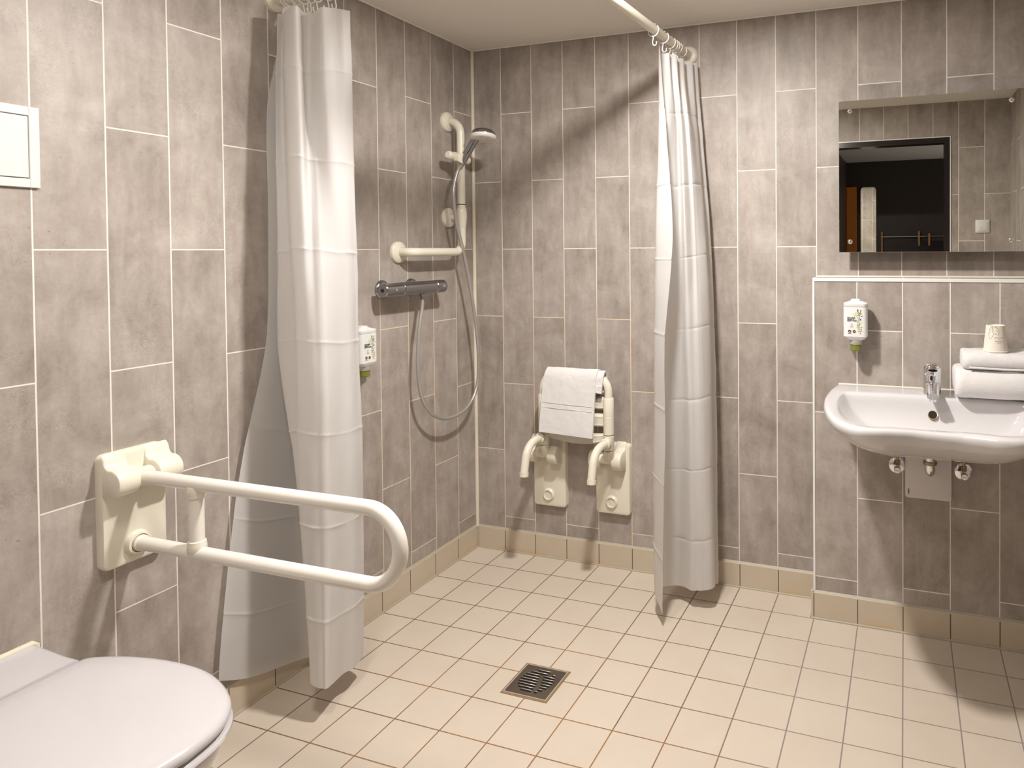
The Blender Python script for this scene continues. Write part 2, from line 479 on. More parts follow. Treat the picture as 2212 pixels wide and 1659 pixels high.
# tile edge profiles and silicone joints
bm = B(LX-0.002, RX, LY-0.003, LY+0.006, LZ-0.011, LZ+0.0015, 0.001, 1); box(bm, LX-0.002, LX+0.006, LY, 0.0, LZ-0.011, LZ+0.0015, 0.001, 1)
struct('trim_1', bm, 'trim', label='white edge profile along the top of the half-height wall')
struct('trim_2', B(LX-0.002, LX+0.006, LY-0.003, LY+0.006, 0.095, LZ-0.011, 0.001, 1), 'trim')
tube_pts = [(0.006, -0.006, 0.095), (0.006, -0.006, RZ)]
struct('trim_3', tube(bmesh.new(), tube_pts, 0.0085, 10), 'silicone', 60)
struct('trim_4', tube(bmesh.new(), [(LX, -0.004, LZ), (RX, -0.004, LZ)], 0.006, 8), 'silicone', 60)
struct('trim_5', tube(bmesh.new(), [(LX+0.003, -0.004, LZ), (LX-0.001, -0.003, 0.1)], 0.003, 8), 'silicone', 60)
BH, BT = 0.0955, 0.009
struct('baseboard_back', B(0.0, LX, -BT, 0.0, 0.0, BH, 0.0015, 1), 'base_x')
struct('baseboard_left', B(0.0, BT, RY, -BT, 0.0, BH, 0.0015, 1), 'base_y')
bm = B(LX-BT, RX, LY-BT, LY, 0.0, BH, 0.0015, 1)
struct('baseboard_ledge', bm, 'base_x')
struct('baseboard_ledge_side', B(LX-BT, LX, LY, -BT, 0.0, BH, 0.0015, 1), 'base_y')
struct('baseboard_right', B(RX-BT, RX, RY, LY-BT, 0.0, BH, 0.0015, 1), 'base_y')
bm = B(BT, DX0-0.03, RY, RY+BT, 0.0, BH, 0.0015, 1); box(bm, DX1+0.03, RX-BT, RY, RY+BT, 0.0, BH, 0.0015, 1)
struct('baseboard_front', bm, 'base_x')
def bead(pts, r): return tube(bmesh.new(), pts, r, 8)
bm = bead([(BT, -BT-0.001, 0.001), (LX-BT, -BT-0.001, 0.001)], 0.005)
tube(bm, [(BT+0.001, -BT, 0.001), (BT+0.001, RY, 0.001)], 0.005, 8)
tube(bm, [(LX-BT-0.001, -BT, 0.001), (LX-BT-0.001, LY-BT, 0.001)], 0.005, 8)
tube(bm, [(LX-BT, LY-BT-0.001, 0.001), (RX, LY-BT-0.001, 0.001)], 0.005, 8)
tube(bm, [(BT+0.002, -BT-0.002, 0.0), (BT+0.002, -BT-0.002, BH)], 0.006, 8)
struct('trim_6', bm, 'silicone_grey', 60, 'grey silicone joint between floor and base tiles')
def bead_top(): 
    bm = bmesh.new()
    def quad(a, b, n):   # sloped bead from wall to base-tile front edge
        n = Vector(n)
        poly_extrude(bm, [Vector(a)+n*0.0005+Vector((0, 0, BH)), Vector(a)+n*(BT-0.001)+Vector((0, 0, BH)), Vector(a)+n*0.0008+Vector((0, 0, BH+0.006))], Vector(b)-Vector(a))
    quad((0, 0, 0), (LX, 0, 0), (0, -1, 0)); quad((0, 0, 0), (0, RY, 0), (1, 0, 0))
    quad((LX-BT, LY, 0), (RX, LY, 0), (0, -1, 0)); quad((LX, 0, 0), (LX, LY-BT, 0), (-1, 0, 0))
    return bm
struct('trim_7', bead_top(), 'silicone_grey', 0, 'grey silicone joint on top of the base tiles')
bm = tube(bmesh.new(), [(0.004, -0.004, RZ-0.002), (RX, -0.004, RZ-0.002)], 0.0045, 8); tube(bm, [(0.004, -0.004, RZ-0.002), (0.004, RY, RZ-0.002)], 0.0045, 8)
struct('trim_8', bm, 'ceiling', 60, 'white sealant along the ceiling edge')
# doorway frame (seen in the mirror)
d = bpy.data.objects.new('door_1', None); COL.objects.link(d); d.location = (DX0, RY, 0); d['kind'] = 'structure'
FR = 0.035
bm = B(DX0, DX0+FR, RY-0.10, RY+0.004, 0, DZ); box(bm, DX1-FR, DX1, RY-0.10, RY+0.004, 0, DZ); box(bm, DX0+FR, DX1-FR, RY-0.10, RY+0.004, DZ-FR, DZ)
part('door_frame', bm, 'door_frame', d, 0)
bm = B(DX0-0.006, DX0, RY, RY+0.006, 0, DZ+0.006); box(bm, DX1, DX1+0.006, RY, RY+0.006, 0, DZ+0.006); box(bm, DX0, DX1, RY, RY+0.006, DZ, DZ+0.006)
part('sealant_bead', bm, 'trim', d, 0)
# the dark hall beyond the doorway, seen only in the mirror
HY, HZ = -4.30, 2.10
struct('floor_hall', B(0.6, 3.2, HY-0.1, RY-0.1, -0.10, -0.002), 'hall_floor')
struct('ceiling_hall', B(0.6, 3.2, HY-0.1, RY-0.1, HZ, HZ+0.1), 'hall_ceiling')
struct('wall_hall_back', B(0.6, 3.2, HY-0.1, HY, 0.0, HZ), 'hall_wall')
struct('wall_hall_left', B(1.22, 1.32, HY, -2.80, 0.0, HZ), 'hall_wood')
struct('wall_hall_return', B(0.6, 0.7, -2.80, RY-0.1, 0.0, HZ), 'hall_wall')
struct('wall_hall_recess', B(0.6, 1.22, -2.90, -2.80, 0.0, HZ), 'hall_wood')
struct('wall_hall_right', B(3.1, 3.2, HY, RY-0.1, 0.0, HZ), 'hall_wall')

# ------------------------------------------------------------------ lamps
def downlight(label, x, y, rad, energy):
    t = thing('ceiling_light', label, 'ceiling light', (x, y, RZ), group='flush ceiling downlights')
    part('trim_ring', LT([(rad+0.001, 0), (rad+0.001, -0.006), (rad+0.014, -0.008), (rad+0.024, -0.004), (rad+0.026, 0)], t.location, (0, 0, 1), 48), 'white_plastic', t)
    part('diffuser', LT([(0, -0.0045), (rad, -0.0045), (rad, -0.001), (0, -0.001)], t.location, (0, 0, 1), 48), 'lamp', t)
    ld = bpy.data.lights.new('lamp_light', 'AREA'); ld.shape = 'DISK'; ld.size = rad*1.9; ld.energy = energy; ld.color = (1.0, 0.953, 0.912)
    lo = bpy.data.objects.new('lamp_light', ld); COL.objects.link(lo); lo.location = (x, y, RZ-0.0095)
downlight('round flush downlight in the ceiling beside the shower rail', 1.17, -1.03, 0.061, 41)
downlight('wide added fill downlight in the ceiling above the toilet', 0.85, -1.92, 0.15, 12.5)  # extra unseen lamp, added to brighten the left wall and rail
# added area light with no known source, lifts the hall ceiling and orange panel
hd = bpy.data.lights.new('hall_fill_light', 'AREA'); hd.shape = 'RECTANGLE'; hd.size = 0.7; hd.size_y = 0.5; hd.energy = 5; hd.color = (1.0, 0.93, 0.85)
ho = bpy.data.objects.new('hall_fill_light', hd); COL.objects.link(ho); ho.location = (3.0, -3.5, 1.2); ho.rotation_euler = (0, math.radians(125), 0)

# ------------------------------------------------------------------ camera
cam = bpy.data.cameras.new('camera'); co = bpy.data.objects.new('camera', cam); COL.objects.link(co)
FPX, CX, CY, YAW, PITCH, ROLL = 1483.7317, 1442.0039, 567.7838, -0.332737, 0.0174574, 0.0072962
cam.sensor_width = 36.0; cam.lens = FPX/2212*36.0
cam.shift_x = (1106-CX)/2212; cam.shift_y = (CY-829.5)/2212
cy_, sy_, cp, sp_, cr, sr = math.cos(YAW), math.sin(YAW), math.cos(PITCH), math.sin(PITCH), math.cos(ROLL), math.sin(ROLL)
fwd = Vector((sy_*cp, cy_*cp, -sp_)); right = Vector((cy_, -sy_, 0)); down = fwd.cross(right)
r2 = right*cr+down*sr; d2 = -right*sr+down*cr
mw = Matrix((( r2.x, -d2.x, -fwd.x, 1.849284), (r2.y, -d2.y, -fwd.y, -2.660816), (r2.z, -d2.z, -fwd.z, 1.340037), (0, 0, 0, 1)))
co.matrix_world = mw; cam.clip_start = 0.02
SC.camera = co
w = bpy.data.worlds.new('world'); SC.world = w; w.use_nodes = True
w.node_tree.nodes['Background'].inputs[0].default_value = (0.02, 0.018, 0.016, 1)
SC.view_settings.view_transform = 'Standard'; SC.view_settings.look = 'None'; SC.view_settings.gamma = 1.0
SC.view_settings.use_curve_mapping = False; SC.view_settings.exposure = 0.10

# ------------------------------------------------------------------ access panel, left wall
t = thing('access_panel', 'white square access panel in the left wall above the toilet', 'panel', (0, -1.745, 1.49))
Y0, Y1, Z0, Z1 = -1.835, -1.655, 1.491, 1.671
def ring_plate(bm, y0, y1, z0, z1, hole, x0, x1, bev):
    a, b, c, d = hole
    for ya, yb, za, zb in ((y0, a, z0, z1), (b, y1, z0, z1), (a, b, z0, c), (a, b, d, z1)):
        box(bm, x0, x1, ya, yb, za, zb, bev, 1)
    return bm
part('frame', ring_plate(bmesh.new(), Y0, Y1, Z0, Z1, (Y0+0.020, Y1-0.020, Z0+0.020, Z1-0.020), 0.0, 0.008, 0.0012), 'panel', t, 30)
part('gap', B(0.0, 0.002, Y0+0.019, Y1-0.019, Z0+0.019, Z1-0.019), 'black', t, 0, 'dark gap around the door')
part('door', B(0.002, 0.008, Y0+0.0218, Y1-0.0218, Z0+0.0218, Z1-0.0218, 0.001, 1), 'panel', t, 30)

# ------------------------------------------------------------------ shared ivory wall bracket (own frame: wall is y=0, front is -y, base centre at origin)
def bracket_plate(w, h, th, r): return rplate(bmesh.new(), -w/2, w/2, 0, h, r, 0.0, -th, 0.008)
def hinge_cover(x0, x1, zb, zt, depth, rad, th):
    """barrel cover: rises from the plate, swells forward into a half barrel"""
    prof = [(-th+0.006, zt+0.034), (-th-0.0005, zt+0.026), (-th-0.003, zt+0.014), (-th-0.009, zt+0.005), (-th-0.018, zt+0.0005)]
    cz = zt-rad*0.95; cyy = -(depth-rad)
    for k in range(13):
        a = math.radians(80-170*k/12); prof.append((cyy-rad*math.cos(a), cz+rad*math.sin(a)))
    prof += [(cyy+0.012, cz-rad*1.02), (-th+0.004, cz-rad*1.15)]
    rings = []
    for x, s in ((x0, 0.90), (x0+0.002, 0.97), (x0+0.006, 1.0), (x1-0.006, 1.0), (x1-0.002, 0.97), (x1, 0.90)):
        rings.append([(x, (-th+0.004)+(y+th-0.004)*s, cz+(z-cz)*s) for y, z in prof])
    return loft(bmesh.new(), rings)

# ------------------------------------------------------------------ fold-up support rail beside the toilet
SY = -1.479
t = thing('support_rail', 'ivory fold-up support rail with two bars beside the toilet', 'grab rail', (0, SY, 0.572), PI/2)
rp = lambda n, bm, m='ivory', **k: part(n, bm, m, t, world=False, **k)
rp('wall_plate', bracket_plate(0.152, 0.283, 0.026, 0.016))
rp('hinge_cover', hinge_cover(-0.074, -0.022, 0.17, 0.250, 0.084, 0.0345, 0.026))
rp('hinge_cover', hinge_cover(0.022, 0.083, 0.17, 0.250, 0.084, 0.0345, 0.026))
rp('hinge_barrel', LT([(0.0, -0.024), (0.023, -0.024), (0.023, 0.024), (0.0, 0.024)], (0, -0.048, 0.2155), (1, 0, 0)))
up, lo_ = 0.2155, 0.047
rp('hinge_socket', LT([(0.0, 0.018), (0.021, 0.02), (0.0215, 0.066), (0.0195, 0.071), (0.0, 0.071)], (0, -0.0, up), (0, -1, 0)))
rp('seat_ring', LT([(0.030, 0.0), (0.031, 0.022), (0.027, 0.033), (0.022, 0.034), (0.0205, 0.026), (0.0, 0.026)], (0, -0.006, lo_), (0, -1, 0)))
pth = fillet([(0, -0.066, up), (0, -0.852+0.0165, up+0.003), (0, -0.852+0.0165, lo_+0.004), (0, -0.03, lo_)], 0.0835, 22)
rp('rail_tube', tube(bmesh.new(), pth, 0.0165, 28), 'ivory_rail', smooth=60)
rp('end_collar', LT([(0.0165, 0.0), (0.0195, 0.002), (0.0195, 0.012), (0.0165, 0.015)], (0, -0.033, lo_+0.0002), (0, -1, 0)))
rp('brace', tube(bmesh.new(), [(0, -0.236, up-0.012), (0, -0.236, lo_+0.012)], 0.0165, 24), 'ivory_rail', smooth=60)
for zc, sgn in ((up, -1), (lo_, 1)):
    rp('brace_collar', LT([(0.0168, 0.033), (0.0192, 0.031), (0.0205, 0.022), (0.0215, 0.013), (0.0185, 0.005), (0.008, 0.0)], (0, -0.236, zc), (0, 0, sgn)))

# ------------------------------------------------------------------ toilet (only its lid, seat and the front of the bowl show)
TY = -1.812
t = thing('toilet', 'white toilet with closed lid in the bottom left corner below the support rail', 'toilet', (0, TY, 0))
half = [(0.167, 0.126), (0.185, 0.141), (0.242, 0.163), (0.305, 0.178), (0.378, 0.186), (0.45, 0.184), (0.515, 0.169), (0.577, 0.142), (0.618, 0.110), (0.648, 0.062), (0.658, 0.0)]
def dshape(off, z, x_back=None, dz=0.0):
    pts = catmull(half, 4)
    P = [(x, y) for x, y in pts]
    full = [(x, TY+y) for x, y in P]+[(x, TY-y) for x, y in P[-2::-1]]
    cx, cyv = 0.40, TY
    out = []
    for x, y in full:
        v = Vector((x-cx, y-cyv)); l = v.length
        v = v*((l-off)/l)
        out.append((cx+v.x, cyv+v.y, z))
    return out
part('lid', loft(bmesh.new(), [dshape(0.004, 0.447), dshape(0.0, 0.450), dshape(-0.002, 0.456), dshape(0.0, 0.463), dshape(0.006, 0.4685), dshape(0.018, 0.472), dshape(0.060, 0.4745), dshape(0.11, 0.4755)]), 'lid', t, 60)
part('seat_ring', loft(bmesh.new(), [dshape(0.010, 0.424), dshape(0.001, 0.427), dshape(-0.005, 0.433), dshape(-0.003, 0.440), dshape(0.010, 0.4455)]), 'lid', t, 60)
def bowl_ring(s, z, xs=0.0):
    return [(0.12+(x-0.12)*s[0]+xs, TY+(y-TY)*s[1], z) for x, y, _ in dshape(0.012, 0)]
part('bowl', loft(bmesh.new(), [bowl_ring((0.72, 0.50), 0.09), bowl_ring((0.76, 0.58), 0.14), bowl_ring((0.84, 0.74), 0.24), bowl_ring((0.93, 0.90), 0.33), bowl_ring((0.985, 0.985), 0.39), bowl_ring((1.0, 1.0), 0.415), bowl_ring((0.99, 0.99), 0.4235)]), 'ceramic', t, 60)
deck = [(0.0, 0.128), (0.06, 0.125), (0.12, 0.121), (0.166, 0.121)]
dk = [(x, TY+y) for x, y in deck]+[(x, TY-y) for x, y in deck[::-1]]
def dk_ring(off, z): return [(min(max(x, 0.0005), 0.166-off*0.1), TY+(y-TY)*(1-off/0.12), z) for x, y in dk]
part('hinge_deck', loft(bmesh.new(), [dk_ring(0.004, 0.36), dk_ring(0.0, 0.37), dk_ring(0.0, 0.464), dk_ring(0.003, 0.4685), dk_ring(0.010, 0.4715)]), 'lid', t, 40)
part('bowl_neck', loft(bmesh.new(), [[(x, TY+(y-TY)*0.9, z) for x, y in dk] for z in (0.10, 0.365)]), 'ceramic', t, 40)
part('sealant', tube(bmesh.new(), [(0.006, TY-0.128, 0.4725), (0.006, TY+0.122, 0.4725), (0.006, TY+0.128, 0.468), (0.006, TY+0.128, 0.40)], 0.007, 10), 'silicone', t, 60)

# ------------------------------------------------------------------ shower rail, curtains and rings
RODX, RODY, RODZ = 1.030, -1.033, 2.125
def rod_x(y): return RODX+0.060*y/1.045      # the long leg runs in slightly askew
t = thing('curtain_rail', 'ivory L-shaped shower curtain rail under the ceiling', 'curtain rail', (0, RODY, RODZ))
part('tube', tube(bmesh.new(), fillet([(0.008, RODY, RODZ), (rod_x(-1.045), -1.045, RODZ), (RODX, -0.008, RODZ)], 0.09, 14), 0.0165, 28), 'ivory', t, 60)
flp = [(0.0, 0.020), (0.017, 0.020), (0.019, 0.021), (0.030, 0.0175), (0.0355, 0.011), (0.0365, 0.004), (0.0365, 0.0), (0.0, 0.0)]
part('wall_flange', LT(flp, (0, RODY, RODZ), (1, 0, 0), 40), 'ivory', t, 30)
part('wall_flange', LT(flp, (RODX, 0, RODZ), (0, -1, 0), 40), 'ivory', t, 30)

ZN = [2.06, 1.79, 1.40, 1.06, 0.72, 0.43, 0.11]
def curtain(name, label, group, cols, ztop, zbot, creases, vcrease, ns=9, flip=False):
    """cols: per control column the (x, y) at each level ZN; ztop / zbot: per column"""
    nc = len(cols); lev = []
    zt_n, zb_n = ZN[0], ZN[-1]
    zs = set()
    for i in range(0, 141): zs.add(round(zb_n+(zt_n-zb_n)*i/140, 5))
    for c in creases:
        for dz in (-0.006, -0.003, 0.0, 0.003, 0.006):
            if zb_n < c+dz < zt_n: zs.add(round(c+dz, 5))
    zs = sorted(zs, reverse=True)
    def col_at(col, z):
        # Catmull-Rom in level space
        for k in range(len(ZN)-1):
            if ZN[k] >= z >= ZN[k+1]-1e-9:
                f = (ZN[k]-z)/(ZN[k]-ZN[k+1])
                p0 = col[max(0, k-1)]; p1 = col[k]; p2 = col[k+1]; p3 = col[min(len(ZN)-1, k+2)]
                return tuple(0.5*((2*b)+(-a+c)*f+(2*a-5*b+4*c-d)*f*f+(-a+3*b-3*c+d)*f**3) for a, b, c, d in zip(p0, p1, p2, p3))
        return col[-1]
    zt_s = [v[0] for v in catmull([(z,) for z in ztop], ns)]; zb_s = [v[0] for v in catmull([(z,) for z in zbot], ns)]
    grid = []
    for z in zs:
        row = catmull([col_at(c, z) for c in cols], ns)
        n = len(row); pts = []
        for i, (x, y) in enumerate(row):
            a = row[max(0, i-1)]; b = row[min(n-1, i+1)]
            tx, ty = b[0]-a[0], b[1]-a[1]; l = math.hypot(tx, ty) or 1
            nx, ny = (ty/l, -tx/l)
            if flip: nx, ny = -nx, -ny
            f = (z-zb_n)/(zt_n-zb_n)
            zz = zb_s[i]+(zt_s[i]-zb_s[i])*f
            dsp = 0.0
            for c in creases:
                dd = abs(z-c)
                if dd < 0.05:
                    var = 0.6+0.6*noise.noise(Vector((i*0.11, c*9, 1.7)))
                    dsp += var*(0.0026*max(0, 1-dd/0.0055)+0.0011*max(0, 1-dd/0.05)**2)
            s = i/ns
            for vc in vcrease:
                dd = abs(s-vc)
                if dd < 0.4: dsp += 0.0016*max(0, 1-dd/0.25)
            w_ = noise.noise(Vector((x*9+3.1, y*9, z*3.2)))*0.0028+noise.noise(Vector((x*30, y*30, z*11+4)))*0.0012
            dsp += w_
            yy = min(y+ny*dsp, -0.012); xx = max(x+nx*dsp, 0.0125)
            pts.append((xx, yy, zz))
        grid.append(pts)
    bm = bmesh.new()
    V = [[bm.verts.new(p) for p in r] for r in grid]
    for a, b in zip(V, V[1:]):
        for k in range(len(a)-1): bm.faces.new((a[k], a[k+1], b[k+1], b[k]))
    t = thing(name, label, 'shower curtain', (grid[0][len(grid[0])//2][0], grid[0][len(grid[0])//2][1], 0.0), group=group)
    part('curtain_sheet', bm, 'curtain', t, 60)
    # doubled hem along the top, a little proud of the sheet
    return t, grid

cr = [0.03+0.2645*k for k in range(1, 8)]
A = [(0.060, -1.055), (0.022, -1.080), (0.021, -1.084), (0.021, -1.098), (0.021, -1.182), (0.021, -1.232), (0.021, -1.268)]
A2 = [(0.050, -1.040), (0.022, -1.060), (0.022, -1.055), (0.022, -1.06), (0.022, -1.11), (0.022, -1.14), (0.022, -1.16)]
Bc = [(0.040, -1.02), (0.024, -1.02), (0.024, -1.02), (0.024, -1.0), (0.024, -1.0), (0.024, -1.0), (0.024, -1.0)]
C_ = [(0.040, -1.005), (0.040, -1.0), (0.045, -0.99), (0.050, -0.985), (0.055, -0.975), (0.06, -0.97), (0.065, -0.97)]
C2 = [(0.044, -1.04), (0.046, -1.04), (0.046, -1.04), (0.048, -1.03), (0.075, -1.03), (0.10, -1.03), (0.12, -1.03)]
D_ = [(0.050, -1.062), (0.055, -1.08), (0.056, -1.08), (0.050, -1.08), (0.108, -1.08), (0.149, -1.09), (0.180, -1.10)]
E_ = [(0.060, -1.05), (0.065, -1.06), (0.094, -1.07), (0.123, -1.08), (0.135, -1.085), (0.16, -1.09), (0.189, -1.1)]
F_ = [(0.1045, -1.0888), (0.1305, -1.11), (0.1615, -1.1263), (0.181, -1.135), (0.183, -1.14), (0.205, -1.145), (0.2313, -1.155)]
F2 = [(0.1613, -1.0975), (0.1895, -1.115), (0.2112, -1.132), (0.2218, -1.1405), (0.2263, -1.145), (0.2362, -1.15), (0.2645, -1.162)]
F3 = [(0.15, -1.0615), (0.158, -1.069), (0.2162, -1.1087), (0.255, -1.1362), (0.2593, -1.1405), (0.2658, -1.1452), (0.2845, -1.158)]
G_ = [(0.1705, -1.045), (0.178, -1.0537), (0.2365, -1.0987), (0.278, -1.121), (0.2833, -1.1275), (0.2857, -1.132), (0.2913, -1.1475)]
G2 = [(0.236, -1.08), (0.240, -1.075), (0.262, -1.060), (0.266, -1.055), (0.270, -1.058), (0.269, -1.06), (0.259, -1.06)]
G3 = [(0.261, -1.055), (0.263, -1.045), (0.270, -1.03), (0.270, -1.022), (0.272, -1.02), (0.270, -1.018), (0.262, -1.02)]
H_ = [(0.286, -1.045), (0.272, -1.02), (0.262, -0.995), (0.256, -0.985), (0.261, -0.98), (0.254, -0.975), (0.252, -0.98)]
I_ = [(0.280, -1.015), (0.262, -0.99), (0.250, -0.97), (0.245, -0.962), (0.248, -0.956), (0.242, -0.952), (0.238, -0.955)]
J_ = [(0.20, -1.00), (0.20, -0.98), (0.20, -0.965), (0.20, -0.955), (0.20, -0.95), (0.20, -0.945), (0.20, -0.94)]
colsL = [A, A2, Bc, C_, C2, D_, E_, F_, F2, F3, G_, G2, G3, H_, I_, J_]
zt = [2.055]*5+[2.068, 2.068, 2.07, 2.067, 2.062, 2.062, 2.06, 2.062, 2.058, 2.062, 2.062]
zb = [0.138, 0.086, 0.046, 0.045, 0.05, 0.07, 0.085, 0.108, 0.104, 0.102, 0.100, 0.080, 0.078, 0.079, 0.07, 0.06]
cl, gridL = curtain('shower_curtain', 'white shower curtain gathered against the left wall behind the support rail', 'shower curtains on the rail', colsL, zt, zb, cr, [10.0])

P_ = [(1.036, -0.372), (1.058, -0.38), (1.081, -0.382), (1.051, -0.385), (1.050, -0.388), (1.042, -0.39), (1.036, -0.392)]
Q_ = [(1.022, -0.345), (1.017, -0.345), (1.008, -0.35), (0.991, -0.33), (0.982, -0.32), (0.976, -0.31), (0.972, -0.30)]
R_ = [(1.030, -0.31), (1.045, -0.315), (1.012, -0.30), (1.010, -0.262), (1.000, -0.25), (0.992, -0.24), (0.987, -0.235)]
S_ = [(1.048, -0.30), (1.056, -0.285), (1.049, -0.262), (1.029, -0.240), (1.033, -0.215), (1.027, -0.205), (1.023, -0.20)]
S2 = [(1.036, -0.265), (1.062, -0.26), (1.066, -0.245), (1.060, -0.225), (1.062, -0.212), (1.060, -0.208), (1.060, -0.207)]
T_ = [(1.058, -0.245), (1.083, -0.28), (1.092, -0.27), (1.092, -0.25), (1.095, -0.24), (1.095, -0.235), (1.095, -0.235)]
T2 = [(1.036, -0.20), (1.085, -0.235), (1.105, -0.235), (1.112, -0.235), (1.117, -0.234), (1.117, -0.232), (1.118, -0.233)]
U_ = [(1.060, -0.165), (1.100, -0.23), (1.121, -0.22), (1.132, -0.235), (1.138, -0.235), (1.140, -0.235), (1.143, -0.235)]
V_ = [(1.036, -0.12), (1.092, -0.155), (1.137, -0.175), (1.153, -0.19), (1.159, -0.20), (1.165, -0.21), (1.173, -0.22)]
V2 = [(1.070, -0.095), (1.095, -0.11), (1.132, -0.14), (1.150, -0.15), (1.158, -0.16), (1.163, -0.165), (1.170, -0.175)]
V3 = [(1.040, -0.075), (1.080, -0.08), (1.115, -0.10), (1.130, -0.11), (1.138, -0.115), (1.140, -0.12), (1.143, -0.125)]
W_ = [(1.075, -0.045), (1.099, -0.052), (1.132, -0.062), (1.145, -0.07), (1.155, -0.08), (1.158, -0.085), (1.160, -0.09)]
X_ = [(1.050, -0.025), (1.069, -0.026), (1.093, -0.026), (1.102, -0.026), (1.109, -0.026), (1.111, -0.026), (1.114, -0.026)]
colsR = [P_, Q_, R_, S_, S2, T_, T2, U_, V_, V2, V3, W_, X_]
zt = [2.066, 2.048, 2.052, 2.056, 2.060, 2.062, 2.064, 2.068, 2.072, 2.076, 2.078, 2.080, 2.080]
zb = [0.055, 0.085, 0.072, 0.066, 0.068, 0.073, 0.076, 0.08, 0.085, 0.075, 0.055, 0.045, 0.045]
crR = [0.03+0.2595*k for k in range(1, 8)]
cR, gridR = curtain('shower_curtain', 'white shower curtain hanging by the back wall between seat and basin', 'shower curtains on the rail', colsR, zt, zb, crR, [7.0], flip=True)

# rings: open plastic loop over the rail with a small hook through the hem; built once at the origin for a rail along x
def make_ring(name, label):
    t = thing(name, label, 'curtain ring', (0, 0, 0), 0, 'curtain rings on the rail')
    pts = []
    for k in range(27):
        a = math.radians(112-(330*k/26)); pts.append((0, 0.0215*math.cos(a), -0.0035+0.0215*math.sin(a)))
    part('loop', tube(bmesh.new(), pts, 0.0021, 8), 'ring', t, 60, world=False)
    hk = [(0, 0.0, -0.0245), (0, 0.002, -0.036), (0, 0.004, -0.046), (0, 0.001, -0.055), (0, -0.006, -0.058), (0, -0.012, -0.053), (0, -0.012, -0.045)]
    hk = catmull(hk, 4)
    part('hook', tube(bmesh.new(), hk, 0.0019, 8), 'ring', t, 60, world=False)
    return t
r0 = None
spotsL = [(0.052, 'ring nearest the wall flange, above the left curtain'), (0.064, 'second ring from the wall flange above the left curtain'), (0.093, 'third ring from the wall flange above the left curtain'),
          (0.120, 'fourth ring from the wall flange above the left curtain'), (0.148, 'fifth ring from the wall flange above the left curtain'), (0.172, 'sixth ring from the wall flange above the left curtain'),
          (0.215, 'second last ring on the left curtain, away from the wall'), (0.243, 'last ring on the left curtain, farthest from the wall')]
spotsR = [(-0.364, 'ring at the loose end of the curtain by the back wall'), (-0.275, 'second ring from the free corner of the curtain by the back wall'), (-0.205, 'third ring from the free corner of the curtain by the back wall'),
          (-0.178, 'fourth ring from the free corner of the curtain by the back wall'), (-0.162, 'fifth ring from the free corner of the curtain by the back wall'), (-0.140, 'sixth ring from the free corner of the curtain by the back wall'), (-0.085, 'ring nearest the back wall flange')]
for i, (v, lb) in enumerate(spotsL):
    if r0 is None: r = r0 = make_ring('curtain_ring', lb)
    else: r = copy_tree(r0)
    r['label'] = 'white curtain '+lb; r.location = (v, RODY, RODZ); r.rotation_euler = (0, 0, math.radians(random.uniform(-10, 14)))
for i, (v, lb) in enumerate(spotsR):
    r = copy_tree(r0); r['label'] = 'white curtain '+lb
    r.location = (rod_x(v), v, RODZ); r.rotation_euler = (0, 0, PI/2+math.radians(random.uniform(-12, 12)))

# ------------------------------------------------------------------ shower grab bar with hand shower
GY = -0.186; GX = 0.07
t = thing('shower_grab_bar', 'ivory L-shaped shower grab bar on the left wall near the corner', 'grab bar', (0, GY, 1.342))
part('rail_tube', tube(bmesh.new(), fillet([(0.012, GY, 1.897), (GX, GY, 1.897), (GX, GY, 1.342), (GX, -0.497, 1.342), (0.012, -0.497, 1.342)], [0.055, 0.045, 0.032], 12), 0.0165, 26), 'ivory', t, 60)
fl2 = [(0.0, 0.019), (0.017, 0.019), (0.0185, 0.020), (0.032, 0.017), (0.0405, 0.010), (0.042, 0.004), (0.042, 0.0), (0.0, 0.0)]
for yy, zz in ((GY, 1.897), (GY, 1.489), (-0.497, 1.342)):
    part('wall_flange', LT(fl2, (0, yy, zz), (1, 0, 0), 44), 'ivory', t, 30)
part('middle_stub', tube(bmesh.new(), [(0.012, GY, 1.489), (GX, GY, 1.489)], 0.012, 20), 'ivory', t, 60)
part('joint_sleeve', LT([(0.0168, 0.0), (0.0175, 0.004), (0.0195, 0.018), (0.0225, 0.045), (0.0222, 0.065), (0.0195, 0.083), (0.0180, 0.0845), (0.0180, 0.092), (0.0168, 0.092)], (GX, GY, 1.444), (0, 0, 1), 32), 'ivory', t, 40)
part('sealing_ring', LT([(0.0165, 0.0), (0.0180, 0.001), (0.0180, 0.003), (0.0165, 0.004)], (GX, GY, 1.541), (0, 0, 1), 32), 'black', t, 40)
HZc = 1.737
part('slide_holder', LT([(0.0, -0.045), (0.016, -0.045), (0.019, -0.041), (0.021, -0.01), (0.021, 0.012), (0.019, 0.038), (0.0, 0.038)], (GX+0.004, GY-0.014, HZc), (0, 1, -0.06), 28), 'ivory', t, 30)
part('slide_knob', LT([(0.0, -0.088), (0.012, -0.088), (0.0155, -0.085), (0.0175, -0.080), (0.0175, -0.056), (0.015, -0.044), (0.0, -0.044)], (GX+0.004, GY-0.008, HZc), (0, 1, -0.06), 12), 'ivory', t, 30)
part('slide_knob', LT([(0.0, 0.060), (0.013, 0.060), (0.0165, 0.057), (0.0175, 0.052), (0.0175, 0.042), (0.013, 0.038), (0.0, 0.038)], (GX+0.004, GY-0.014, HZc), (0, 1, -0.06), 28), 'ivory', t, 30)
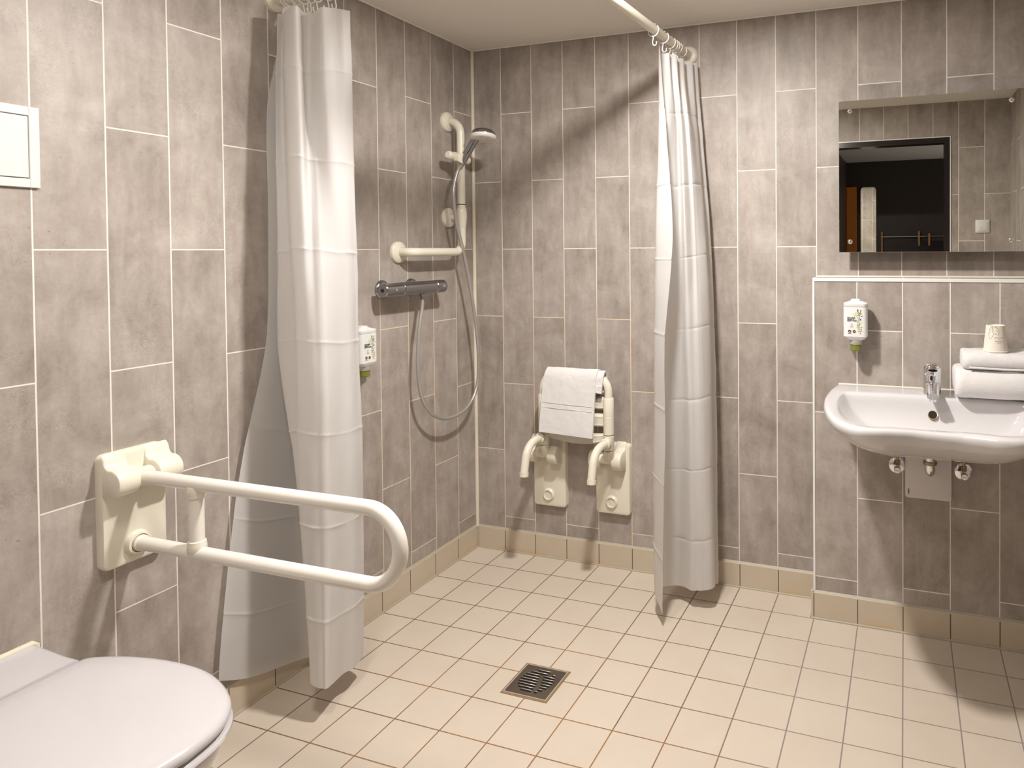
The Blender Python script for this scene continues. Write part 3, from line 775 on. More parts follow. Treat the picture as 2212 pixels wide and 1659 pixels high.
part('cradle', loft(bmesh.new(), [[(GX+dx, GY+dy, HZc+dz) for dx, dy, dz in ((0.012, -0.062, 0.012), (0.03, -0.062, 0.010), (0.03, -0.062, -0.018), (0.012, -0.062, -0.014))],
     [(GX+dx, GY+dy, HZc+dz) for dx, dy, dz in ((0.014, -0.048, 0.015), (0.045, -0.046, 0.014), (0.040, -0.046, -0.028), (0.012, -0.046, -0.020))],
     [(GX+dx, GY+dy, HZc+dz) for dx, dy, dz in ((0.014, -0.024, 0.015), (0.045, -0.022, 0.010), (0.040, -0.022, -0.024), (0.012, -0.022, -0.018))]]), 'ivory', t, 30)

# hand shower held in the cradle
a0 = Vector((0.100, -0.222, 1.706)); a1 = Vector((0.118, -0.219, 1.742)); a2 = Vector((0.148, -0.212, 1.795)); hc = Vector((0.196, -0.206, 1.823))
t = thing('hand_shower', 'grey chrome hand shower with round white spray face on the slide holder', 'hand shower', a0)
hp = catmull([tuple(a0), tuple(a1), tuple(a1.lerp(a2, 0.6)), tuple(a2), (0.163, -0.210, 1.815)], 5)
rr = [0.0095+0.0068*min(1, i/7) for i in range(len(hp))]
part('handle', tube(bmesh.new(), hp, rr, 20), 'chrome_dull', t, 60)
ax = Vector((-0.06, 0.16, 1)).normalized()
part('head_shell', LT([(0.0515, -0.001), (0.0520, 0.003), (0.049, 0.012), (0.041, 0.020), (0.028, 0.025), (0.012, 0.027), (0.0, 0.0275)], hc, ax, 40), 'chrome_dull', t, 60)
part('spray_face', LT([(0.0525, 0.0), (0.0532, -0.008), (0.050, -0.014), (0.042, -0.0165), (0.0, -0.016)], hc, ax, 40), 'grey_face', t, 60, 'white spray face with nozzles')
bm = bmesh.new(); fa, fb = frame_of(ax)
for rad, cnt in ((0.012, 6), (0.024, 12), (0.036, 18)):
    for k in range(cnt):
        c = hc+(fa*math.cos(2*PI*k/cnt)+fb*math.sin(2*PI*k/cnt))*rad-ax*0.0158
        lathe(bm, [(0.0018, 0.0), (0.0013, -0.003), (0.0, -0.003)], c, ax, 6)
part('nozzles', bm, 'plate', t, 0)

hose = [(0.100, -0.222, 1.706), (0.096, -0.243, 1.680), (0.091, -0.262, 1.62), (0.091, -0.267, 1.56), (0.089, -0.248, 1.465), (0.087, -0.203, 1.35), (0.085, -0.163, 1.231), (0.083, -0.120, 1.068), (0.081, -0.093, 0.903), (0.078, -0.093, 0.781), (0.076, -0.129, 0.707), (0.074, -0.200, 0.664), (0.072, -0.306, 0.659), (0.070, -0.390, 0.695), (0.068, -0.450, 0.772), (0.066, -0.470, 0.884), (0.064, -0.459, 1.027), (0.062, -0.438, 1.115), (0.062, -0.431, 1.155)]
t = thing('shower_hose', 'grey metal shower hose hanging in a loop on the left wall', 'hose', hose[-1])
part('hose_tube', tube(bmesh.new(), catmull(hose, 8), 0.0070, 14), 'hose', t, 60)
part('hose_nut', LT([(0.0, 0.0), (0.0075, 0.0), (0.0075, 0.012), (0.0095, 0.014), (0.0105, 0.030), (0.0, 0.030)], (0.062, -0.430, 1.147), (0, 0, 1), 20), 'chrome_dull', t, 30)

# thermostatic mixer
MX, MZ = 0.062, 1.203; my0, my1 = -0.652, -0.306
t = thing('shower_mixer', 'chrome bar shower mixer on the left wall under the grab bar', 'mixer tap', (0, -0.49, MZ))
part('body', LT([(0.0, -0.557), (0.0245, -0.557), (0.0262, -0.555), (0.0262, -0.368), (0.0245, -0.366), (0.0, -0.366)], (MX, 0, MZ), (0, 1, 0), 40), 'chrome_dull', t, 30)
kn = part('temperature_knob', LT([(0.0, my0+0.002), (0.0225, my0), (0.0255, my0+0.004), (0.0262, -0.560), (0.0245, -0.558), (0.0, -0.558)], (MX, 0, MZ), (0, 1, 0), 40), 'chrome_dull', t, 30)
part('knob_socket', LT([(0.0, -0.0006), (0.007, -0.0006), (0.007, 0.001), (0.0, 0.001)], (MX, my0+0.0008, MZ), (0, 1, 0), 24), 'black', kn, 0)
part('safety_button', LT([(0.006, 0.0), (0.006, 0.003), (0.004, 0.0055), (0.0, 0.0062)], (MX+0.0245, my0+0.045, MZ+0.002), (1, 0, 0.1), 16), 'chrome', kn, 60)
kn = part('flow_knob', LT([(0.0, -0.365), (0.0245, -0.365), (0.0262, -0.363), (0.0262, my1-0.004), (0.0235, my1), (0.0, my1)], (MX, 0, MZ), (0, 1, 0), 40), 'chrome_dull', t, 30)
part('eco_button', LT([(0.006, 0.0), (0.006, 0.003), (0.004, 0.0055), (0.0, 0.0062)], (MX+0.0245, my1-0.026, MZ+0.002), (1, 0, 0.1), 16), 'chrome', kn, 60)
for yy in (-0.585, -0.425):
    e = part('wall_rosette', LT([(0.0, 0.012), (0.026, 0.012), (0.034, 0.006), (0.036, 0.0), (0.0, 0.0)], (0.0, yy, MZ), (1, 0, 0), 36), 'chrome_dull', t, 40)
    part('inlet', tube(bmesh.new(), [(0.008, yy, MZ), (MX-0.01, yy, MZ)], 0.019, 24), 'chrome_dull', e, 60)
part('hose_outlet', LT([(0.0, 0.0), (0.011, 0.0), (0.011, -0.012), (0.0, -0.012)], (MX, -0.430, MZ-0.024), (0, 0, 1), 20), 'chrome_dull', t, 30)

# ------------------------------------------------------------------ soap dispensers (own frame: wall y=0, front -y, origin at middle of the back)
def sdisc(bm, cx, cz, r, y, n=24, sx=1.0):
    bm.faces.new([bm.verts.new((cx+r*sx*math.cos(2*PI*k/n), y, cz+r*math.sin(2*PI*k/n))) for k in range(n)]); return bm
def leafshape(bm, cx, cz, L, wd, ang, y):
    ca, sa = math.cos(math.radians(ang)), math.sin(math.radians(ang)); P = []
    for k in range(13):
        u = k/12; P.append((u*L, wd*math.sin(PI*u)**0.8*(1-0.25*u)))
    for k in range(11, 0, -1):
        u = k/12; P.append((u*L, -wd*math.sin(PI*u)**0.8*(1-0.25*u)))
    bm.faces.new([bm.verts.new((cx+x*ca-z*sa, y, cz+x*sa+z*ca)) for x, z in P]); return bm
def stroke(bm, pts, wd, y):
    P = [Vector((p[0], 0, p[1])) for p in pts]
    V = []
    for i, p in enumerate(P):
        d_ = (P[min(i+1, len(P)-1)]-P[max(i-1, 0)]).normalized(); nrm = Vector((-d_.z, 0, d_.x))*wd/2
        V.append((bm.verts.new((p.x+nrm.x, y, p.z+nrm.z)), bm.verts.new((p.x-nrm.x, y, p.z-nrm.z))))
    for a, b in zip(V, V[1:]): bm.faces.new((a[0], a[1], b[1], b[0]))
    return bm
def soap(label, loc, rotz):
    t = thing('soap_dispenser', label, 'soap dispenser', loc, rotz, 'wall soap dispensers')
    pp = lambda n, bm, m, par=t, sm=40, lb=None: part(n, bm, m, par, sm, lb, world=False)
    def sec(hw, yb, yf, r, z):
        o = rrect(-hw, hw, yf, yb, r, 6); return [(x, y, z) for x, y in o]
    yb, yf = -0.003, -0.056
    bt = pp('bottle', loft(bmesh.new(), [sec(0.020, -0.013, -0.046, 0.012, -0.071), sec(0.030, -0.009, -0.051, 0.014, -0.066), sec(0.037, -0.005, -0.054, 0.015, -0.059), sec(0.0375, -0.004, -0.0545, 0.015, -0.0575), sec(0.0405, yb, yf, 0.016, -0.056), sec(0.0405, yb, yf, 0.016, 0.047)]), 'white_plastic', t, 35)
    pp('cap', loft(bmesh.new(), [sec(0.0398, yb, yf+0.0008, 0.016, 0.0475), sec(0.0405, yb, yf, 0.016, 0.049), sec(0.0405, yb, yf, 0.016, 0.058), sec(0.039, yb, yf+0.003, 0.015, 0.060), sec(0.017, yb, yf+0.018, 0.012, 0.067), sec(0.0155, yb, yf+0.019, 0.010, 0.0715), sec(0.013, yb, yf+0.021, 0.009, 0.0725)]), 'white_plastic', t, 35)
    pp('pump_collar', LT([(0.0, 0.0), (0.0195, 0.0), (0.0205, -0.002), (0.0205, -0.016), (0.017, -0.018), (0.0, -0.018)], (0, -0.030, -0.068), (0, 0, 1), 32), 'clear', t, 30, 'clear collar')
    pp('pump_nozzle', LT([(0.0, 0.0), (0.0180, 0.0), (0.0185, -0.019), (0.017, -0.0215), (0.0, -0.0215)], (0, -0.030, -0.0845), (0, 0, 1), 32), 'green_soap', t, 30, 'green nozzle filled with soap')
    y = yf-0.0003
    bm = bmesh.new()
    leafshape(bm, 0.006, 0.014, 0.016, 0.006, 150, y); leafshape(bm, 0.012, 0.028, 0.014, 0.005, 190, y); leafshape(bm, 0.010, 0.020, 0.014, 0.006, 60, y)
    leafshape(bm, 0.018, 0.018, 0.012, 0.005, 80, y); leafshape(bm, 0.004, 0.006, 0.010, 0.004, 200, y); leafshape(bm, 0.018, -0.002, 0.008, 0.003, 60, y); leafshape(bm, 0.021, -0.010, 0.006, 0.0025, 70, y); leafshape(bm, -0.006, 0.012, 0.010, 0.003, 200, y)
    pp('pale_leaf_print', bm, 'leaf_pale', bt, 0)
    y -= 0.0002; bm = bmesh.new()
    for cx, cz, L, a in ((0.013, -0.006, 0.009, 110), (0.011, -0.010, 0.008, 130), (0.013, -0.018, 0.009, 165), (0.013, -0.023, 0.009, 172), (0.016, -0.024, 0.009, 15), (0.0135, -0.030, 0.008, 160), (0.0165, -0.031, 0.007, 30), (0.014, -0.038, 0.007, 172), (0.0165, -0.037, 0.008, 20), (0.015, -0.014, 0.006, 70), (0.0175, -0.042, 0.005, 280)):
        leafshape(bm, cx, cz, L, 0.0019, a, y)
    pp('leaf_print', bm, 'leaf', bt, 0)
    y -= 0.0002; bm = bmesh.new()
    stroke(bm, [(0.0165, -0.046), (0.0155, -0.030), (0.014, -0.014), (0.0125, 0.0), (0.0125, 0.012), (0.0145, 0.022), (0.0175, 0.030)], 0.0007, y)
    stroke(bm, [(0.0145, 0.022), (0.011, 0.029), (0.009, 0.034)], 0.0006, y); stroke(bm, [(0.0135, 0.016), (0.018, 0.022), (0.0195, 0.027)], 0.0006, y); stroke(bm, [(0.0125, 0.003), (0.008, 0.009)], 0.0006, y); stroke(bm, [(0.0145, -0.016), (0.006, -0.013)], 0.0007, y)
    for cx, cz, L, wd, a in ((0.009, 0.032, 0.008, 0.0022, 95), (0.0175, 0.031, 0.007, 0.0016, 75), (0.007, 0.030, 0.004, 0.001, 50), (0.0125, 0.017, 0.008, 0.001, 165), (0.018, 0.014, 0.008, 0.001, 18), (0.0125, 0.006, 0.007, 0.0014, 82), (0.0155, 0.001, 0.007, 0.0017, 62), (0.008, 0.008, 0.004, 0.0008, 120), (0.0145, 0.026, 0.005, 0.0009, 30), (0.0125, 0.020, 0.005, 0.0008, 120)):
        leafshape(bm, cx, cz, L, wd, a, y)
    pp('stem_print', bm, 'ink', bt, 0)
    R90 = Matrix.Rotation(PI/2, 4, 'X')
    for i, s in enumerate(('ECO HAIR,', 'HAND &', 'BODY WASH')):
        mesh_part('lettering', text_mesh(s, 0.0056, 'ink', Matrix.Translation((-0.0265, y, 0.0075-0.0051*i)) @ R90, align='LEFT', bold=0.00018), bt)
    bm = bmesh.new()
    stroke(bm, [(-0.0145, -0.013), (-0.0125, -0.0105), (-0.0085, -0.0110)], 0.0005, y); stroke(bm, [(-0.0145, -0.013), (-0.0135, -0.018), (-0.009, -0.018)], 0.0005, y); stroke(bm, [(-0.0105, -0.0135), (-0.006, -0.0132)], 0.0005, y)
    leafshape(bm, -0.0125, -0.0195, 0.003, 0.0012, 0, y); stroke(bm, [(-0.017, -0.0222), (-0.013, -0.0222)], 0.0012, y); stroke(bm, [(-0.0105, -0.0222), (-0.005, -0.0222)], 0.0007, y)
    pp('hand_print', bm, 'ink', bt, 0)
    bm = bmesh.new(); sdisc(bm, -0.0185, -0.037, 0.0052, y); stroke(bm, [(-0.024, -0.0447), (-0.013, -0.0447)], 0.0013, y)
    em = pp('ecolabel_print', bm, 'ink', bt, 0)
    bm = bmesh.new(); leafshape(bm, -0.0205, -0.0395, 0.0065, 0.0012, 35, y-0.0002); leafshape(bm, -0.0165, -0.0345, 0.004, 0.0010, 70, y-0.0002)
    pp('swan_print', bm, 'white_plastic', em, 0)
    em = pp('seal_print', sdisc(bmesh.new(), -0.0035, -0.0375, 0.0058, y), 'gold', bt, 0)
    e2 = pp('seal_centre_print', sdisc(bmesh.new(), -0.0035, -0.0375, 0.0047, y-0.0002), 'maroon', em, 0)
    bm = bmesh.new()
    for dx in (-0.0019, 0.0, 0.0019): sdisc(bm, -0.0035+dx, -0.0375, 0.0008, y-0.0004, 10, 0.8)
    pp('seal_dots_print', bm, 'white_plastic', em, 0)
    for ch in list(children(t)):
        ch.data.transform(Matrix.Translation((0, -0.017, 0)))
        for g2 in children(ch):
            g2.data.transform(Matrix.Translation((0, -0.017, 0)))
            for g3 in children(g2): g3.data.transform(Matrix.Translation((0, -0.017, 0)))
    pp('wall_holder', loft(bmesh.new(), [sec(0.026, -0.018, 0.0, 0.006, -0.045), sec(0.028, -0.021, 0.0, 0.006, 0.050)]), 'white_plastic', t, 30)
    return t
s1 = soap('white wall soap dispenser with green nozzle above the basin', (1.687, LY, 1.0945), 0.0)
s2 = copy_tree(s1); s2['label'] = 'white wall soap dispenser half hidden by the left shower curtain'
s2.location = (0.0, -0.727, 1.011); s2.rotation_euler = (0, 0, PI/2)

# ------------------------------------------------------------------ folding shower seat
t = thing('folding_shower_stool', 'ivory folding shower seat tipped up against the back wall', 'shower seat', (0.545, 0, 0.235))
TXL, TXR, TYs = 0.404, 0.704, -0.098
def seat_bracket(cx, z0):
    q = lambda bm: (bmesh.ops.translate(bm, verts=bm.verts, vec=(cx, 0, z0)), bm)[1]
    p = part('wall_plate', q(bracket_plate(0.156, 0.300, 0.028, 0.016)), 'ivory', t)
    part('fixing_cap', q(LT([(0.0, 0.005), (0.017, 0.005), (0.0185, 0.009), (0.021, 0.010), (0.0255, 0.006), (0.029, 0.0)], (-0.004, -0.028, 0.052), (0, -1, 0), 36)), 'ivory', p, 40)
    part('hinge_cover', q(hinge_cover(-0.085, -0.040, 0.2, 0.276, 0.092, 0.0400, 0.028)), 'ivory', t)
    part('hinge_cover', q(hinge_cover(0.018, 0.062, 0.2, 0.276, 0.092, 0.0400, 0.028)), 'ivory', t)
    part('hinge_barrel', q(LT([(0.0, -0.044), (0.023, -0.044), (0.023, 0.020), (0.0, 0.020)], (0, -0.055, 0.2435), (1, 0, 0), 28)), 'ivory', t)
seat_bracket(0.390, 0.234); seat_bracket(0.688, 0.234)
part('frame_tube', tube(bmesh.new(), fillet([(TXL, TYs, 0.70), (TXL, TYs, 0.826), (TXR, TYs, 0.826), (TXR, TYs, 0.70)], 0.062, 14), 0.0165, 26), 'ivory', t, 60)
for tx in (TXL, TXR):
    part('sleeve', LT([(0.0, 0.592), (0.0222, 0.592), (0.0222, 0.664), (0.0212, 0.6655), (0.0222, 0.667), (0.0222, 0.738), (0.0205, 0.741), (0.0, 0.741)], (tx, TYs, 0), (0, 0, 1), 32), 'ivory', t, 30)
    part('joint_ring', LT([(0.0, 0.588), (0.0206, 0.588), (0.0206, 0.5925), (0.0, 0.5925)], (tx, TYs, 0), (0, 0, 1), 28), 'black', t, 30)
    part('knuckle', LT([(0.0, 0.528), (0.0205, 0.528), (0.0222, 0.531), (0.0222, 0.586), (0.0205, 0.588), (0.0, 0.588)], (tx, TYs, 0), (0, 0, 1), 32), 'ivory', t, 30)
    part('hinge_arm', tube(bmesh.new(), [(tx, TYs, 0.530), (tx-0.004, TYs+0.018, 0.495), (tx-0.007, TYs+0.036, 0.474)], [0.0205, 0.0205, 0.018], 26), 'ivory', t, 60)
    lg = part('leg', tube(bmesh.new(), fillet([(tx, TYs-0.006, 0.560), (tx-0.012, -0.212, 0.556), (tx-0.012, -0.240, 0.446)], 0.075, 14), 0.0165, 26), 'ivory', t, 60)
    part('leg_socket', LT([(0.0, 0.018), (0.0215, 0.018), (0.0215, 0.034), (0.018, 0.037), (0.0, 0.037)], (tx, TYs, 0.560), (-0.05, -1, 0), 28), 'ivory', lg, 30)
    part('leg_cap', LT([(0.0, 0.0), (0.017, 0.0), (0.0185, 0.002), (0.0185, 0.017), (0.0, 0.017)], (tx-0.012, -0.2415, 0.430), (0, 0.14, 1), 28), 'ivory', lg, 30)
def slat(z0, z1, sag):
    rings = []
    n = 14
    for k in range(n+1):
        u = k/n; x = TXL+0.012+(TXR-TXL-0.024)*u; b = -0.006*math.sin(PI*u); s = sag*math.sin(PI*u)
        y = TYs+0.012
        prof = [(y+0.012, z0-s+0.003), (y+0.016, (z0+z1)/2-s), (y+0.012, z1-s*0.4-0.003), (y, z1-s*0.4), (y-0.012, z1-s*0.4-0.006)]
        m_ = 5
        for j in range(m_):
            zz = (z1-s*0.4-0.006)+((z0-s+0.006)-(z1-s*0.4-0.006))*(j+0.5)/m_
            prof.append((y-0.012+b-(0.0025 if j % 2 == 0 else 0.0), zz))
        prof += [(y-0.012, z0-s+0.006), (y, z0-s)]
        rings.append([(x, a, b2) for a, b2 in prof])
    return loft(bmesh.new(), rings)
part('slat', slat(0.755, 0.800, 0.0), 'ivory', t, 50)
part('slat', slat(0.688, 0.742, 0.0), 'ivory', t, 50); part('slat', slat(0.617, 0.672, 0.003), 'ivory', t, 50); part('slat', slat(0.555, 0.592, 0.018), 'ivory', t, 50)

# towel draped over the seat frame
def drape(bm, x0, x1, prof, thick, skew, seed, nx=26):
    """prof: (y, z) run over the tube from front hem to back hem"""
    P = catmull(prof, 8); n = len(P)
    outer, inner = [], []
    for i in range(nx+1):
        u = i/nx; ro, ri = [], []
        for j, (y, z) in enumerate(P):
            a = P[max(0, j-1)]; b = P[min(n-1, j+1)]; ty, tz = b[0]-a[0], b[1]-a[1]; l = math.hypot(ty, tz) or 1
            ny, nz = -tz/l, ty/l
            v = 1-j/(n-1)
            fr = max(0.0, 1-j/(n*0.55))                      # 1 at front hem, 0 over the tube
            x = x0+(x1-x0)*u - skew*fr*(1-0.4*u)
            w_ = 0.004*noise.noise(Vector((u*3+seed, v*4, 0.3)))+0.0015*noise.noise(Vector((u*14, v*16+seed, 2)))
            zz = z-0.010*u*fr
            ro.append((x, y+ny*(w_+thick/2), zz+nz*(w_+thick/2))); ri.append((x, y+ny*(w_-thick/2), zz+nz*(w_-thick/2)))
        outer.append(ro); inner.append(ri)
    rings = [o+i_[::-1] for o, i_ in zip(outer, inner)]
    return loft(bm, rings)
ty0 = TYs-0.026
prof = [(ty0-0.022, 0.592), (ty0-0.016, 0.66), (ty0-0.008, 0.74), (ty0-0.002, 0.80), (ty0+0.006, 0.835), (TYs, 0.8515), (TYs+0.022, 0.836), (TYs+0.030, 0.80), (TYs+0.032, 0.75)]
t = thing('hand_towel', 'white towel hung over the folded shower seat', 'towel', (0.54, TYs, 0.59))
bm = drape(bmesh.new(), 0.428, 0.664, prof, 0.009, 0.018, 1.0)
part('towel_cloth', bm, 'towel', t, 60)
prof2 = [(ty0-0.001, 0.772), (ty0+0.001, 0.785), (ty0+0.003, 0.800), (ty0+0.005, 0.815), (ty0+0.011, 0.831), (TYs, 0.8465), (TYs+0.017, 0.831), (TYs+0.021, 0.80), (TYs+0.024, 0.74)]
part('under_fold', drape(bmesh.new(), 0.52, 0.692, prof2, 0.007, 0.012, 5.0), 'towel', t, 60)
bm = bmesh.new()
for zz, yy in ((0.716, ty0-0.0168), (0.696, ty0-0.0185)):
    tube(bm, [(0.4135+0.012*0, yy, zz), (0.52, yy-0.001, zz-0.004), (0.648, yy+0.0005, zz-0.008)], 0.0009, 6)
part('border_ridge', bm, 'towel', t, 60)
prof3 = [(ty0-0.006, 0.580), (ty0-0.004, 0.60), (ty0-0.002, 0.64), (ty0+0.002, 0.70), (ty0+0.003, 0.76), (ty0+0.005, 0.80), (ty0+0.012, 0.826)]
part('inner_layer', drape(bmesh.new(), 0.478, 0.628, prof3, 0.006, 0.016, 11.0), 'towel', t, 60)

# ------------------------------------------------------------------ wash basin and what stands on it
BX = 1.933
outl = [(0.0, -0.662), (0.055, -0.667), (0.11, -0.686), (0.165, -0.705), (0.215, -0.700), (0.262, -0.655), (0.300, -0.578), (0.325, -0.470), (0.334, -0.360), (0.330, -0.260), (0.320, -0.190), (0.312, -0.1405)]
inn = [(0.0, -0.617), (0.055, -0.622), (0.11, -0.637), (0.165, -0.656), (0.210, -0.648), (0.248, -0.602), (0.273, -0.520), (0.285, -0.430), (0.285, -0.360), (0.281, -0.318), (0.268, -0.294), (0.225, -0.286)]
back_o = [(0.20, -0.1405), (0.10, -0.1405)]; back_i = [(0.15, -0.283), (0.075, -0.282)]
def sym(half, z, zf=None):
    P = catmull(half[:12], 4)+[tuple(p) for p in catmull([half[11]]+list(half[12:])+[(0.0, half[-1][1])], 4)][1:]
    L = [(BX-x, y) for x, y in P]; R = [(BX+x, y) for x, y in P[-2:0:-1]]
    return [(x, y, (zf(x, y) if zf else z)) for x, y in L+R]
def ring_between(a, b, f, dz): return [(p[0]+(q[0]-p[0])*f, p[1]+(q[1]-p[1])*f, p[2]+dz) for p, q in zip(a, b)]
def rim_z(x, y):
    f = min(1, max(0, (-y-0.15)/0.5)); return 0.864-0.016*f-0.010*f*math.exp(-((x-BX)/0.12)**2)
O = sym(outl+back_o, 0, rim_z); 
def inner_z(x, y):
    t_ = min(1, max(0, (y+0.40)/0.10)); t_ = t_*t_*(3-2*t_)
    return (rim_z(x, y)-0.006)*(1-t_)+0.839*t_
Iv = sym(inn+back_i, 0, inner_z)
def shrink(r, cx, cyv, sx, sy, dz): return [(cx+(p[0]-cx)*sx, min(cyv+(p[1]-cyv)*sy, -0.1405), p[2]+dz) for p in r]
CYi = -0.40
def bowlr(s, z, cy2=-0.40): return [(BX+(p[0]-BX)*s, cy2+(p[1]+0.42)*s*1.0, z) for p in Iv]
under = [shrink(O, BX, -0.1405, 0.10, 0.15, -0.143), shrink(O, BX, -0.1405, 0.34, 0.45, -0.139), shrink(O, BX, -0.1405, 0.57, 0.66, -0.126), shrink(O, BX, -0.1405, 0.77, 0.82, -0.100), shrink(O, BX, -0.1405, 0.905, 0.925, -0.067), shrink(O, BX, -0.1405, 0.985, 0.985, -0.040), shrink(O, BX, -0.1405, 1.002, 1.002, -0.020)]
top = [ring_between(O, Iv, 0.0, -0.008), ring_between(O, Iv, 0.10, -0.002), ring_between(O, Iv, 0.28, 0.0), ring_between(O, Iv, 0.60, -0.001), ring_between(O, Iv, 0.85, -0.002), ring_between(O, Iv, 0.97, -0.003), ring_between(O, Iv, 1.03, -0.010)]
bowl = [[(BX+(p[0]-BX)*s, -0.42+(p[1]+0.42)*s, z) for p in Iv] for s, z in ((0.95, 0.820), (0.87, 0.788), (0.72, 0.757), (0.50, 0.737), (0.25, 0.728), (0.08, 0.725))]
t = thing('wash_basin', 'white ceramic wash basin with curved front on the half-height wall', 'wash basin', (BX, LY, 0.70))
part('basin', loft(bmesh.new(), under+top+bowl), 'ceramic', t, 180, sub=1)
part('sealant', tube(bmesh.new(), [(BX-0.309, -0.1420, 0.8590), (BX+0.309, -0.1420, 0.8590)], 0.0035, 8), 'silicone', t, 60)
ov = Vector((BX+0.001, -0.300, 0.805)); oa = Vector((0, -0.80, 0.60)).normalized(); ov = ov-oa*0.0035
oh = part('overflow_ring', LT([(0.0128, 0.003), (0.0132, 0.0050), (0.0142, 0.0052), (0.0148, 0.003), (0.0148, -0.006), (0.0128, -0.006), (0.0128, 0.003)], ov, oa, 32, False), 'brass', t, 40, 'stained rim of the overflow hole')
part('overflow_hole', LT([(0.0, 0.0030), (0.0130, 0.0030), (0.0130, -0.006), (0.0, -0.006)], ov, oa, 28), simple('overflow_dark', (0.035, 0.024, 0.014, 1), 0.9, spec=0.1, vary=0.3), oh, 40)
part('waste_plug', LT([(0.0, 0.006), (0.018, 0.005), (0.030, 0.003), (0.031, 0.0), (0.0, 0.0)], (BX, -0.42, 0.726), (0, 0, 1), 28), 'chrome', t, 40)

TXc, TYc = BX, -0.238; TZ = 0.846
t = thing('basin_tap', 'chrome single-lever tap standing on the basin', 'tap', (TXc, TYc, TZ))
part('body', LT([(0.0, -0.006), (0.0288, -0.006), (0.0288, 0.004), (0.0280, 0.010), (0.0280, 0.078), (0.0266, 0.081), (0.0, 0.077)], (TXc, TYc, TZ), (0, 0, 1), 36), 'chrome', t, 40)
sp_pts = [(TXc, TYc+0.002, 0.896), (TXc, TYc-0.03, 0.894), (TXc, TYc-0.07, 0.884), (TXc, TYc-0.105, 0.872)]
rings = []
for (x, y, z), (hw, hh) in zip(catmull(sp_pts, 4), [(0.023-0.004*k/12, 0.019-0.009*k/12) for k in range(13)]):
    rings.append([(x+hw*math.cos(2*PI*k/20), y, z+hh*math.sin(2*PI*k/20)) for k in range(20)])
sp = part('spout', loft(bmesh.new(), rings), 'chrome', t, 60)
part('aerator', LT([(0.0, 0.0), (0.0115, 0.0), (0.0115, -0.012), (0.0, -0.012)], (TXc, TYc-0.094, 0.868), (0, -0.1, 1), 24), 'chrome', sp, 30)
dome = [(0.0280, 0.0), (0.0282, 0.010), (0.0272, 0.021), (0.0235, 0.030), (0.0155, 0.0355), (0.0, 0.0375)]
lv = part('lever', LT(dome, (TXc, TYc, 0.9275), (0, -0.10, 1), 36), 'chrome', t, 60)
rings = []
for k in range(9):
    u = k/8; y = TYc-0.012-0.078*u; z = 0.947-0.004*u+0.010*u*u; hw = 0.019-0.005*u; hh = 0.010-0.006*u
    rings.append([(TXc+hw*math.cos(2*PI*j/16), y, z+hh*math.sin(2*PI*j/16)) for j in range(16)])
part('lever_blade', loft(bmesh.new(), rings), 'chrome', lv, 60)
part('hot_dot', LT([(0.0028, 0.0), (0.0020, 0.0012), (0.0, 0.0015)], (TXc-0.003, TYc-0.0282, 0.9325), (0, -1, 0), 12), 'red', lv, 60)
part('cold_dot', LT([(0.0028, 0.0), (0.0020, 0.0012), (0.0, 0.0015)], (TXc+0.003, TYc-0.0282, 0.9325), (0, -1, 0), 12), 'blue', lv, 60)

def folded_towel(name, label, group, x0, x1, yb, yf, z0, z1, seed, layers=2):
    h = z1-z0; r = h*0.50; prof = []
    # rounded front roll, flat back with stacked edges
    for k in range(13):
        a = math.radians(-90+180*k/12); prof.append((yf+r-r*math.cos(a)*1.0, (z0+z1)/2+(h/2)*math.sin(a)))
    bk = []
    for k in range(layers*4+1):
        u = k/(layers*4); bk.append((yb-0.004*abs(math.sin(PI*u*layers)) if u not in (0, 1) else yb-0.006, z1-h*u))
    full = []
    for a, b in ((prof[-1], bk[0]),):
        for k in range(1, 9): full.append((a[0]+(b[0]-a[0])*k/9, a[1]+(b[1]-a[1])*k/9))
    bot = [(bk[-1][0]+(prof[0][0]-bk[-1][0])*k/9, z0) for k in range(1, 9)]
    ring2 = prof+full+bk+bot
    cy2, cz2 = (yb+yf)/2, (z0+z1)/2
    xs = [x0, x0+0.003, x0+0.009, x0+0.018]+[x0+0.018+(x1-x0-0.036)*k/16 for k in range(1, 17)]+[x1-0.009, x1-0.003, x1]
    sc = [0.76, 0.90, 0.97, 1.0]+[1.0]*16+[0.97, 0.90, 0.76]
    rings = []
    for x, s in zip(xs, sc):
        rg = []
        for y, z in ring2:
            n1 = noise.noise(Vector((x*13+seed, y*13, z*13))); n2 = noise.noise(Vector((x*60+seed, y*60, z*60)))
            f = 0.0055*n1+0.0018*n2
            yy = cy2+(y-cy2)*(s+f*4); zz = cz2+(z-cz2)*s+f*(0 if z <= z0+0.001 else 1)
            rg.append((x+0.002*n2, min(yy, LY-0.002), max(zz, z0)))
        rings.append(rg)
    t = thing(name, label, 'towel', ((x0+x1)/2, (yb+yf)/2, z0), group=group)
    part('towel_roll', loft(bmesh.new(), rings), 'towel', t, 70)
    return t
tw = folded_towel('folded_towel', 'thick folded white towel lying on the basin, lower of the two', 'folded towels on the basin', 2.000, 2.235, -0.150, -0.335, 0.868, 0.955, 2.0, 2)
t2 = folded_towel('folded_towel', 'smaller folded white towel on top of the thicker one', 'folded towels on the basin', 2.022, 2.242, -0.165, -0.318, 0.957, 1.012, 9.0, 2)
part('border_band', tube(bmesh.new(), [(2.04, -0.3145, 0.966), (2.14, -0.3155, 0.964), (2.236, -0.3145, 0.965)], 0.0035, 8), 'towel', t2, 60)

